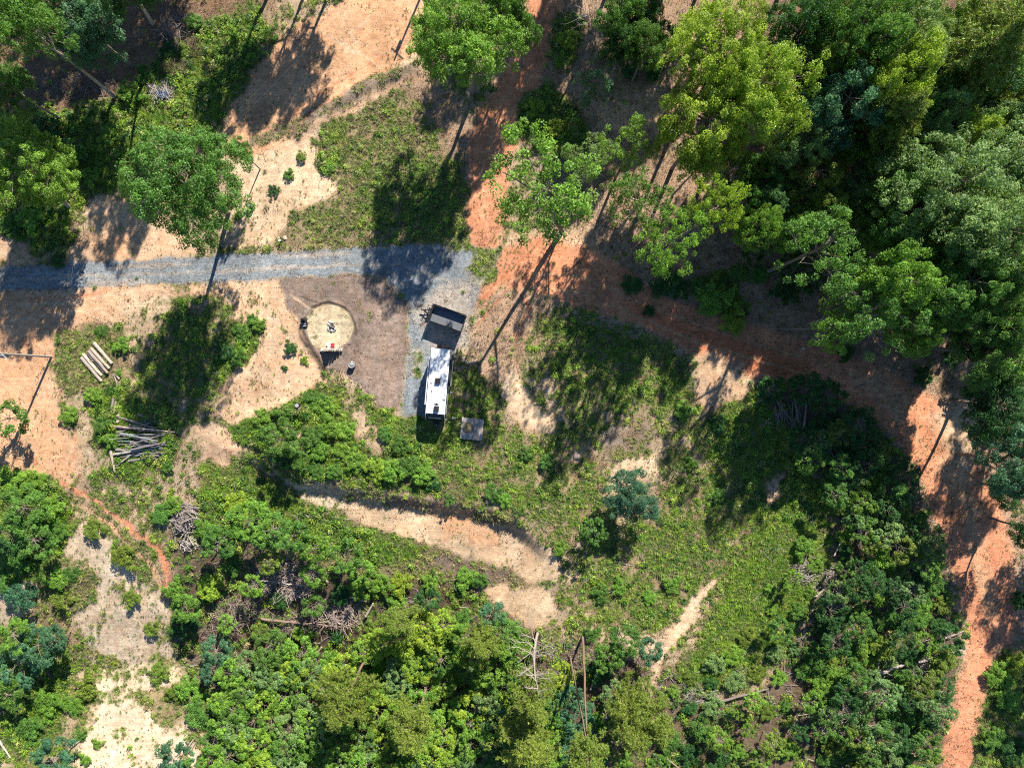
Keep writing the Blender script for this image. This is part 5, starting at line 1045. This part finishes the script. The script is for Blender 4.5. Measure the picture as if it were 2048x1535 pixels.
M_NAVY = plain("dark_slate_plastic", (.03, .034, .045), .5, 0, .2, 6); M_PALEW = plain("pale_grey_paint", (.55, .55, .56), .6, 0, .1, 8); M_RED = plain("red_fabric", (.50, .03, .05), .7, 0, .2, 9)
armchair("garden_chair", "dark slatted garden chair at the rim of the straw circle", G(611, 642, .085), math.radians(10), M_NAVY, M_NAVY)
t = thing("striped_footstool", "low dark stool with two pale slats in front of the slatted garden chair", "stool", G(611.5, 650, .085), math.radians(12))
m = MB(); m.box((0, 0, .16), (.55, .42, .32)); m.obj("base", M_NAVY, t)
for y in (-.13, .13): m = MB(); m.box((0, y, .335), (.56, .07, .03)); m.obj("slat", M_PALEW, t)
# peaked screen of upright weathered logs behind the pit, seats in front
M_LOG = wood("weathered_log", (.46, .42, .385), (.22, .185, .16), (10, 10, 1.4)); M_LOGH = wood("log_bark", (.44, .385, .34), (.20, .165, .14), (1.6, 12, 12), True)
sc = thing("log_screen", "curved peaked screen of upright grey logs behind the fire pit", "screen", G(664, 699, .03))
for i in range(13):
    u = (i - 6) / 6.0; x = u * 1.32; y = -.12 * u * u + .10 + frng.normal() * .02; h = max(.35, 1.95 - 1.55 * abs(u) ** 1.1)
    m = MB(); m.tube([(x, y + .2, -.1), (x + frng.normal() * .015, y - .02, h * .5), (x + frng.normal() * .02, y - .26, h)], [.135, .13, .12], 8, cap=1, rng=frng, rough=.06); m.obj("log", [M_LOG, M_CUT], sc)
t = thing("red_camp_chair", "red folding camp chair in front of the log screen", "chair", G(667, 690, .085), math.radians(185))
m = MB(); m.box((0, 0, .42), (.50, .46, .03)); m.obj("seat", M_RED, t); m = MB(); m.box((0, .26, .68), (.52, .04, .50)); m.obj("backrest", M_RED, t)
for x in (-.25, .25):
    for y in (-.22, .25): m = MB(); m.tube([(x, y, 0), (x, y, .44)], .018, 5, cap=0); m.obj("leg", M_STEEL, t)
t = thing("white_cooler", "white cooler box beside the red camp chair", "cooler", G(659, 690, .085), .35)
m = MB(); m.box((0, 0, .18), (.36, .55, .36)); m.obj("body", M_WHITE, t); m = MB(); m.box((0, 0, .385), (.39, .58, .05)); m.obj("lid", M_WHITE, t)
def planter(name, label, p, r, h, soil):
    t = thing(name, label, "planter", p); m = MB(); aa = 18
    m.tube([(0, 0, 0), (0, 0, h * .5), (0, 0, h)], [r * .9, r * 1.04, r], aa, cap=0); m.obj("barrel", M_LOG, t)
    for z in (.15, .8): m = MB(); m.tube([(0, 0, h * z), (0, 0, h * z + .05)], r * 1.05, aa); m.obj("hoop", M_STEEL, t)
    m = MB(); a_ = np.linspace(0, 2 * math.pi, 25); m.tube(np.stack([np.cos(a_) * r, np.sin(a_) * r, np.full(25, h + .01)], 1), .035, 5); m.obj("rim", M_ALU, t)
    m = MB(); m.disc((0, 0, h - .02), r * .9, .035, 16); m.obj("filling", soil, t)
    for i in range(4): o = link("stone", rocks[i], t); o.location = (frng.normal() * r * .3, frng.normal() * r * .3, h + .05); o.scale = (.9, .9, .7)
planter("barrel_planter", "round barrel planter at the lower tip of the mulched bed", G(706, 729), .42, .75, M_ASH)
t = thing("black_drum", "black metal drum standing above the bare mound", "drum", G(598, 810)); m = MB(); m.tube([(0, 0, 0), (0, 0, .3), (0, 0, .6), (0, 0, .9)], [.29, .31, .31, .30], 16, cap=0); m.obj("body", M_PLAST, t)
for z in (.28, .6): m = MB(); m.tube([(0, 0, z), (0, 0, z + .04)], .325, 16); m.obj("hoop", M_STEEL, t)
m = MB(); m.disc((0, 0, .9), .25, .03, 14); m.obj("lid", M_GREY, t)
t = thing("water_tank", "black water tank under the edge of the broad roadside tree", "tank", G(503, 414)); m = MB(); m.tube([(0, 0, 0), (0, 0, .7), (0, 0, .85)], [.45, .45, .34], 16, cap=0); m.obj("body", M_PLAST, t); m = MB(); m.disc((0, 0, .85), .16, .06, 12); m.obj("cap", M_GREY, t)
t = thing("well_head", "white well cap on a black pipe beside the gravel road", "well head", G(563, 483)); m = MB(); m.tube([(0, 0, 0), (0, 0, .7)], .07, 10, cap=0); m.obj("pipe", M_PLAST, t); m = MB(); m.disc((0, 0, .7), .15, .12, 12); m.obj("cap", M_WHITE, t)
for dx, dy, s in ((-.5, .25, 1.6), (.35, .30, 2.0), (.55, .05, 1.3)):
    pass
for i, (x, y, s, lb) in enumerate([(557, 477, 1.7, "pale rock left of the white well cap"), (570, 476, 2.2, "larger pale rock right of the white well cap"), (1153, 912, 3.2, "rounded pinkish rock on the scrubby slope below the deck"), (338, 213, 1.6, "small pale rock below the grey brush pile")]):
    o = link("rock", rock(frng, .16 * s, .6).mesh("rock", [plain("tan_rock", (.46, .36, .28), .95, 0, .3, 4, .4)])); o.location = G(x, y, .02); tag(o, lb, "rock")
# ------------------------------------------------------------------ utility poles and wires
M_POLE = wood("creosoted_pole", (.34, .30, .265), (.17, .14, .12), (10, 10, 1.0)); M_WIRE = plain("wire", (.16, .165, .17), .5, .3, .1, 4)
def pole(label, p, lab_h, rz):
    t = thing("utility_pole", label, "pole", p, rz); m = MB(); m.tube([(0, 0, -.3), (0, 0, lab_h * .5), (0, 0, lab_h)], [.16, .14, .115], 10, cap=0); m.obj("shaft", M_POLE, t)
    m = MB(); m.box((0, .12, lab_h - .6), (2.2, .10, .12)); ca = m.obj("crossarm", M_POLE, t)
    for x in (-1.0, -.45, .45, 1.0): m = MB(); m.tube([(x, .12, lab_h - .54), (x, .12, lab_h - .32)], [.05, .035], 8, cap=0); m.obj("insulator", M_WHITE, ca)
    m = MB(); m.tube([(.0, -.36, lab_h - 2.0), (.0, -.36, lab_h - 1.1)], .24, 14, cap=0); m.obj("transformer", M_GREY, t)
    return t
pa = G(103, 713); xb, yb = (867 - 1024) * S, (767.5 + 67) * S; pb = Vector((xb, yb, gz(xb, yb))); hp = 9.6
d = (pb - pa); wa = math.atan2(d.y, d.x) - math.pi / 2
pole("wooden utility pole with transformer on the orange dirt at the left edge", pa, hp, wa); pole("utility pole standing out of sight past the orange yard", pb, hp, wa)
side = Vector((-d.y, d.x, 0)).normalized()
for s, lb in ((.45, "upper of two thin power wires crossing the orange yard"), (-.45, "lower of two thin power wires crossing the orange yard")):
    a = pa + side * s + Vector((0, 0, hp - .3)); b = pb + side * s + Vector((0, 0, hp - .3)); t_ = np.linspace(0, 1, 40)[:, None]
    pts = np.array(a) * (1 - t_) + np.array(b) * t_; pts[:, 2:] -= 1.1 * 4 * t_ * (1 - t_)
    m = MB(); m.tube(pts, .009, 5); o = m.obj("power_wire", M_WIRE); tag(o, lb, "wire", "power wires")
# ------------------------------------------------------------------ logs, brush piles and stumps
lrng = np.random.default_rng(44)
def log(p, q, r, label, up=(0, 0), group=None, tint=(1, 1, 1), taper=.8, name="log", knots=0):
    """p, q: photo pixels of both ends"""
    a = G(*p); b = G(*q); a.z += r + up[0]; b.z += r * taper + up[1]; c = (a + b) / 2; d = b - a; L = d.length
    m = MB(); n = max(4, int(L / .6)); x = np.linspace(-L / 2, L / 2, n)
    pts = np.stack([x, lrng.normal(size=n) * L * .004, lrng.normal(size=n) * L * .003], 1)
    m.tube(pts, np.linspace(r, r * taper, n) * (1 + lrng.normal(size=n) * .03), 9, cap=1, rng=lrng, rough=.05)
    for _ in range(knots):
        i = int(lrng.integers(1, n - 1)); v = lrng.normal(size=3); v[2] = abs(v[2]); v /= np.linalg.norm(v); l_ = lrng.uniform(.3, 1.6)
        m.tube(bend(pts[i], pts[i] + v * l_, lrng, 4, .12), np.linspace(r * .28, .012, 4), 4)
    o = m.obj(name, [M_LOGH, M_CUT]); o.location = c; o.color = (*tint, 1)
    o.rotation_mode = 'QUATERNION'; o.rotation_quaternion = Vector((1, 0, 0)).rotation_difference(d.normalized())
    return tag(o, label, "log", group)
PALE = (1.22, 1.18, 1.12)
log((190, 686), (226, 727), .26, "uppermost pale log of the neat stack on the grass", (0, 0), None, PALE)
log((185, 697), (221, 737), .24, "second log from the top of the neat pale stack", (.05, .05), None, PALE)
log((181, 702), (219, 746), .22, "third log of the neat pale stack with peeling bark", (.22, .2), None, (1.1, 1.05, 1.0))
log((178.5, 706), (211, 744), .23, "fourth log of the neat pale stack, short", (0, 0), None, (1.0, .95, .92))
log((168, 708), (205, 751), .23, "fifth log of the neat pale stack, second from the bottom", (0, 0), None, PALE)
log((165, 715), (205, 763), .25, "bottom log of the neat pale stack, the longest", (0, 0), None, PALE)
log((228, 747), (236, 772), .10, "thin broken branch at the end of the neat pale stack", (0, 0), None, (1, 1, 1))
log((232, 748), (240, 758), .15, "short stub beside the thin broken branch", (0, 0), None, PALE)
log((229, 796), (224, 824), .18, "left of three grey logs above the shaded heap", (0, 0), None, (1, .98, .95)); log((233.5, 802), (228.5, 827), .16, "middle of three grey logs above the shaded heap", (0, 0), None, PALE); log((238.5, 810), (234, 825), .14, "shortest of three grey logs above the shaded heap", (0, 0), None, PALE)
log((223, 899), (232, 942), .22, "pale sunlit log lying upright left of the shaded heap", (0, 0), None, PALE)
log((352, 1045), (351, 1098), .15, "long grey pole lying beside the root heap", (0, 0), None, (1.1, 1.1, 1.1))
def heap(label, group, cx, cy, wx, wy, n, ang, spread, ln, rad, tint, name="log"):
    for i in range(n):
        x = cx + lrng.uniform(-1, 1) * wx; y = cy + lrng.uniform(-1, 1) * wy; a = math.radians(ang + lrng.normal() * spread); l_ = lrng.uniform(*ln) / 2
        u = lrng.uniform(.15, 1.0) * (1 - abs(y - cy) / (wy + 1)); r = lrng.uniform(*rad)
        log((x - math.cos(a) * l_, y - math.sin(a) * l_), (x + math.cos(a) * l_, y + math.sin(a) * l_), r, label, (u, u + lrng.normal() * .12), group, tuple(t * lrng.uniform(.8, 1.15) for t in tint), .6)
heap("weathered log with blue-grey shade tint in the shaded heap beside the grassy bank", "logs of the shaded heap", 286, 878, 24, 38, 60, 3, 14, (40, 92), (.06, .16), (.68, .72, .82))  # dark blue-grey tint puts the tree's shade into the log colour
log((255, 852), (355, 863), .07, "long thin pale pole lying across the shaded heap", (.9, .6), None, PALE); log((231, 908), (318, 893), .15, "long pale log along the lower side of the shaded heap", (.3, .4), None, (1.15, 1.15, 1.15)); log((236, 930), (272, 904), .14, "slanting log at the lower end of the shaded heap", (.1, .3), None, (1.1, 1.1, 1.1))
heap("grey log standing in the stacked row in the thicket", "logs of the thicket stack", 1572, 826, 24, 10, 20, 84, 12, (30, 56), (.05, .13), (.72, .70, .70))
heap("thick grey log among the upright thicket logs", "upright thicket logs", 1728, 1046, 18, 16, 7, 100, 14, (30, 56), (.10, .18), (1.1, 1.05, 1.0))
def brush(name, label, cx, cy, rx, ry, n, h, tint, mat, lmin=.8, lmax=2.6, rad=(.012, .05), cat="brush pile"):
    t = thing(name, label, cat, G(cx, cy)); m = MB(); wx, wy = rx * S, ry * S
    for i in range(n):
        a = lrng.uniform(0, 6.28); k = math.sqrt(lrng.uniform()); x = math.cos(a) * wx * k; y = math.sin(a) * wy * k
        z = h * (1 - k * k) * lrng.uniform(.1, 1) + .04; L = lrng.uniform(lmin, lmax); b = lrng.uniform(0, 6.28); v = np.array([math.cos(b), math.sin(b), lrng.normal() * .22]) * L / 2
        c = np.array([x, y, z]); p0, p1 = c - v, c + v; p0[2] = max(.02, p0[2]); p1[2] = max(.02, p1[2]); r = lrng.uniform(*rad)
        m.tube(bend(p0, p1, lrng, 4, .10), np.linspace(r, r * .4, 4), 4 if r < .04 else 6)
    o = m.obj("sticks", mat, t); o["kind"] = "stuff"; o.color = (*tint, 1); return t
M_TWIG = wood("grey_twig", (.42, .375, .345), (.20, .165, .15), (6, 6, 6), True)
GREYT = (1.2, 1.18, 1.18)
t = brush("brush_pile", "pale grey brush pile with a scrap of blue tarp", 320, 185, 24, 18, 150, .9, (1.35, 1.35, 1.35), M_TWIG)
m = MB(); tv = []; tf = []
for j in range(5):
    for i in range(6): tv.append((.1 + i * .22, -.1 - j * .2, .85 - .09 * j + .12 * math.sin(i * 1.7 + j) - .05 * i))
for j in range(4):
    for i in range(5): tf.append((j * 6 + i, (j + 1) * 6 + i, (j + 1) * 6 + i + 1, j * 6 + i + 1))
m.add(tv, tf); m.obj("tarp_scrap", plain("blue_tarp", (.10, .17, .30), .5, 0, .2, 8), t)
BR = (.55, .40, .33)
brush("brush_pile", "dark brown dead brush right of the shaded wood floor", 388, 95, 20, 22, 170, 1.4, BR, M_TWIG, .4, 1.6, (.008, .025))
brush("brush_pile", "brown dead brush above the pale grey brush pile", 350, 138, 34, 20, 220, 1.3, BR, M_TWIG, .4, 1.7, (.008, .025))
brush("brush_pile", "long row of grey slash along the shaded wood edge", 350, 62, 40, 34, 170, .8, (.9, .85, .85), M_TWIG)
brush("brush_pile", "scattered grey slash under the long bare trunk", 160, 172, 80, 26, 190, .5, (.9, .85, .85), M_TWIG)
brush("root_heap", "heap of grey roots and splintered wood above the gully", 372, 1035, 24, 32, 190, 1.4, GREYT, M_TWIG, .5, 2.2, (.02, .10), "root heap")
brush("root_heap", "lower clump of pale roots under the root heap", 380, 1085, 18, 16, 80, .9, GREYT, M_TWIG, .5, 1.8, (.02, .07), "root heap")
brush("stick_heap", "heap of long grey sticks in the thicket below the track", 1690, 870, 34, 34, 170, 1.0, (1.0, .98, 1.0), M_TWIG, 1.2, 4.0, (.015, .05), "stick heap")
brush("stick_heap", "grey stick heap in the lower part of the thicket", 1608, 1140, 22, 30, 110, .8, GREYT, M_TWIG, .8, 2.6, (.015, .05), "stick heap")
brush("stick_heap", "wide grey slash above the fallen brown trunk", 570, 1150, 80, 45, 420, 1.0, (1.25, 1.15, 1.12), M_TWIG, 1.0, 3.6, (.015, .05), "stick heap")
brush("stick_heap", "grey branches beside the grey log above the saplings", 680, 1215, 50, 40, 220, .9, (1.2, 1.08, 1.05), M_TWIG, 1.0, 3.4, (.015, .05), "stick heap")
brush("stick_heap", "tangled dark branches below the yellow round bush", 470, 1215, 50, 44, 260, .9, (.9, .78, .76), M_TWIG, .8, 3.0, (.012, .04), "stick heap")
brush("stick_heap", "grey poles slanting through the thicket near its grassy side", 1660, 1180, 40, 50, 120, .9, (1.15, 1.1, 1.1), M_TWIG, 1.2, 3.6, (.02, .06), "stick heap")
brush("stick_heap", "weathered slash in the middle of the thicket", 1780, 1160, 60, 60, 170, 1.2, (1.15, 1.1, 1.1), M_TWIG, 1.2, 3.8, (.02, .06), "stick heap")
brush("stick_heap", "pale slash showing through the bottom thicket", 1680, 1420, 70, 50, 170, 1.2, (1.2, 1.15, 1.12), M_TWIG, 1.2, 3.8, (.02, .06), "stick heap")
brush("stick_heap", "twiggy grey slash around the fallen brown trunk", 590, 1240, 70, 34, 260, .9, (1.1, .98, .95), M_TWIG, .8, 3.0, (.012, .04), "stick heap")
brush("stick_heap", "dark slash between the yellow round bush and the sand slope", 440, 1260, 40, 34, 170, .8, (.75, .62, .6), M_TWIG, .8, 2.6, (.01, .035), "stick heap")
brush("stick_heap", "brown slash beside the bottom saplings left of the leaning pine", 560, 1390, 26, 46, 120, .7, (.8, .66, .6), M_TWIG, .8, 2.4, (.01, .035), "stick heap")
brush("stick_heap", "slash left of the lower sandy path", 1170, 1310, 40, 26, 120, .7, (.8, .7, .68), M_TWIG, .8, 2.6, (.01, .035), "stick heap")
brush("stick_heap", "pale slash on the brushy slope right of the sandy path", 1400, 1385, 36, 20, 110, .6, GREYT, M_TWIG, .8, 2.6, (.015, .05), "stick heap")
brush("stick_heap", "brown twigs in the bank beside the sandy terrace", 905, 985, 26, 22, 130, .8, (.75, .55, .5), M_TWIG, .4, 1.6, (.008, .025), "stick heap")
brush("stick_heap", "slash under the fallen grey tree in the thicket", 1820, 1330, 60, 24, 150, .8, GREYT, M_TWIG, 1.0, 3.0, (.015, .05), "stick heap")
FALLEN = [((520, 1157), (630, 1170), .10, "white forked pole on the slash left of the pine trunk", (.5, .6), (1.4, 1.4, 1.4), 4), ((588, 1197), (620, 1178), .12, "short white pole below the white forked pole", (.4, .4), (1.4, 1.35, 1.3), 1),
 ((698, 1190), (736, 1201), .17, "grey log above the pale upright log", (.3, .3), (1.1, 1.05, 1.0), 0), ((733, 1230), (748, 1203), .17, "pale upright log at the rim of the saplings", (.3, .5), PALE, 0),
 ((527, 1234), (700, 1251), .19, "long fallen brown trunk with branch stubs", (.6, .5), (.60, .49, .44), 16), ((628, 1318), (645, 1290), .17, "pale log on the brown slash", (.3, .4), PALE, 0),
 ((534, 1362), (556, 1332), .12, "white log between sapling crowns at the bottom", (.8, .9), (1.4, 1.4, 1.35), 0), ((622, 1128), (658, 1162), .16, "dark log slanting above the slash", (.4, .3), (.85, .8, .78), 1), ((500, 1420), (512, 1390), .10, "white stick near the bottom sand slope", (.8, .9), (1.4, 1.4, 1.4), 0),
 ((372, 1500), (392, 1470), .13, "first of two pale logs at the foot of the sand slope", (.1, .2), PALE, 0), ((380, 1503), (396, 1476), .12, "second of two pale logs at the foot of the sand slope", (.1, .2), PALE, 0), ((145, 1490), (162, 1478), .17, "white-ended log on the pale sand slope", (.1, .1), (1.4, 1.4, 1.4), 0), ((2, 1478), (24, 1512), .15, "grey log in the lower left corner", (.2, .2), (1.1, 1.1, 1.1), 0),
 ((1430, 1400), (1535, 1374), .20, "dark fallen log on the brushy slope by the path", (.4, .3), (.75, .72, .72), 3), ((1742, 1342), (1925, 1292), .22, "fallen grey tree lying across the lower thicket", (.7, .6), (1.25, 1.25, 1.28), 14), ((1868, 1278), (1920, 1258), .12, "grey pole above the fallen grey tree", (.5, .6), (1.2, 1.2, 1.2), 3),
 ((1753, 1285), (1752, 1342), .10, "upright thin pole left of the fallen grey tree", (.6, .5), (1.1, 1.1, 1.1), 0), ((1640, 878), (1684, 938), .13, "long dark pole beside the grey stick heap", (.3, .3), (.9, .88, .9), 2), ((1704, 928), (1716, 948), .14, "pale stub in the upper thicket", (.4, .4), PALE, 0), ((1715, 925), (1727, 955), .12, "grey pole beside the pale stub", (.4, .4), (1, 1, 1), 0),
 ((1715, 1075), (1722, 1040), .17, "pale thick log in the middle thicket", (.4, .5), PALE, 0), ((1605, 862), (1610, 806), .16, "pale log at the end of the thicket log stack", (.2, .3), PALE, 0), ((1665, 1110), (1684, 1072), .12, "grey stick on the thicket's grassy side", (.3, .3), (1.15, 1.1, 1.1), 1), ((1625, 1192), (1645, 1176), .15, "tan log in the lower thicket", (.4, .4), PALE, 0), ((1785, 1080), (1786, 1112), .08, "thin upright pole in the thicket", (.8, .8), (1.1, 1.1, 1.15), 0),
 ((1255, 1290), (1285, 1330), .08, "thin dead pole left of the path", (.8, .5), GREYT, 3), ((1180, 1375), (1200, 1325), .12, "grey pole in the dark gap left of the path", (.3, .3), (.9, .95, 1.0), 0), ((1330, 1510), (1362, 1535), .12, "brown log at the bottom edge", (.5, .5), (.9, .75, .65), 0), ((430, 1100), (480, 1045), .10, "thin pole leaning out of the bushes by the root heap", (.8, .8), (1.1, 1.05, 1.0), 0),
 ((1900, 800), (1935, 795), .10, "broken dark limb over the red track", (1.5, 2.0), (.7, .65, .62), 2)]
for p, q, r, lb, up, ti, kn in FALLEN: log(p, q, r, lb, up, None, ti, .55, "log", kn)
def stump(label, px, py, r, h=.4):
    t = thing("tree_stump", label, "stump", G(px, py)); m = MB(); m.tube([(0, 0, -.1), (0, 0, h * .4), (0, 0, h)], [r * 1.3, r * 1.02, r], 11, cap=1, rng=lrng, rough=.07); m.obj("stub", [M_LOGH, M_CUT], t)
    for i in range(4): a = i * 1.6 + lrng.normal() * .3; m = MB(); m.tube([(0, 0, h * .3), (math.cos(a) * r * 1.5, math.sin(a) * r * 1.5, .08), (math.cos(a) * r * 2.2, math.sin(a) * r * 2.2, -.05)], [r * .4, r * .28, r * .1], 6); m.obj("root", M_LOGH, t)
stump("hollow grey stump below the three grey logs", 218, 852, .30); stump("small dark stump right of the hollow one", 239, 842, .20, .5); stump("smaller stump above the small dark one", 240, 830, .16, .4)
stump("grey stump on the bank above the saplings", 920, 1170, .30); stump("pale stump on the slope near the shaded grass", 1478, 1010, .16, .3); stump("stump by the red track under the wide loose tree", 1605, 697, .22, .3)
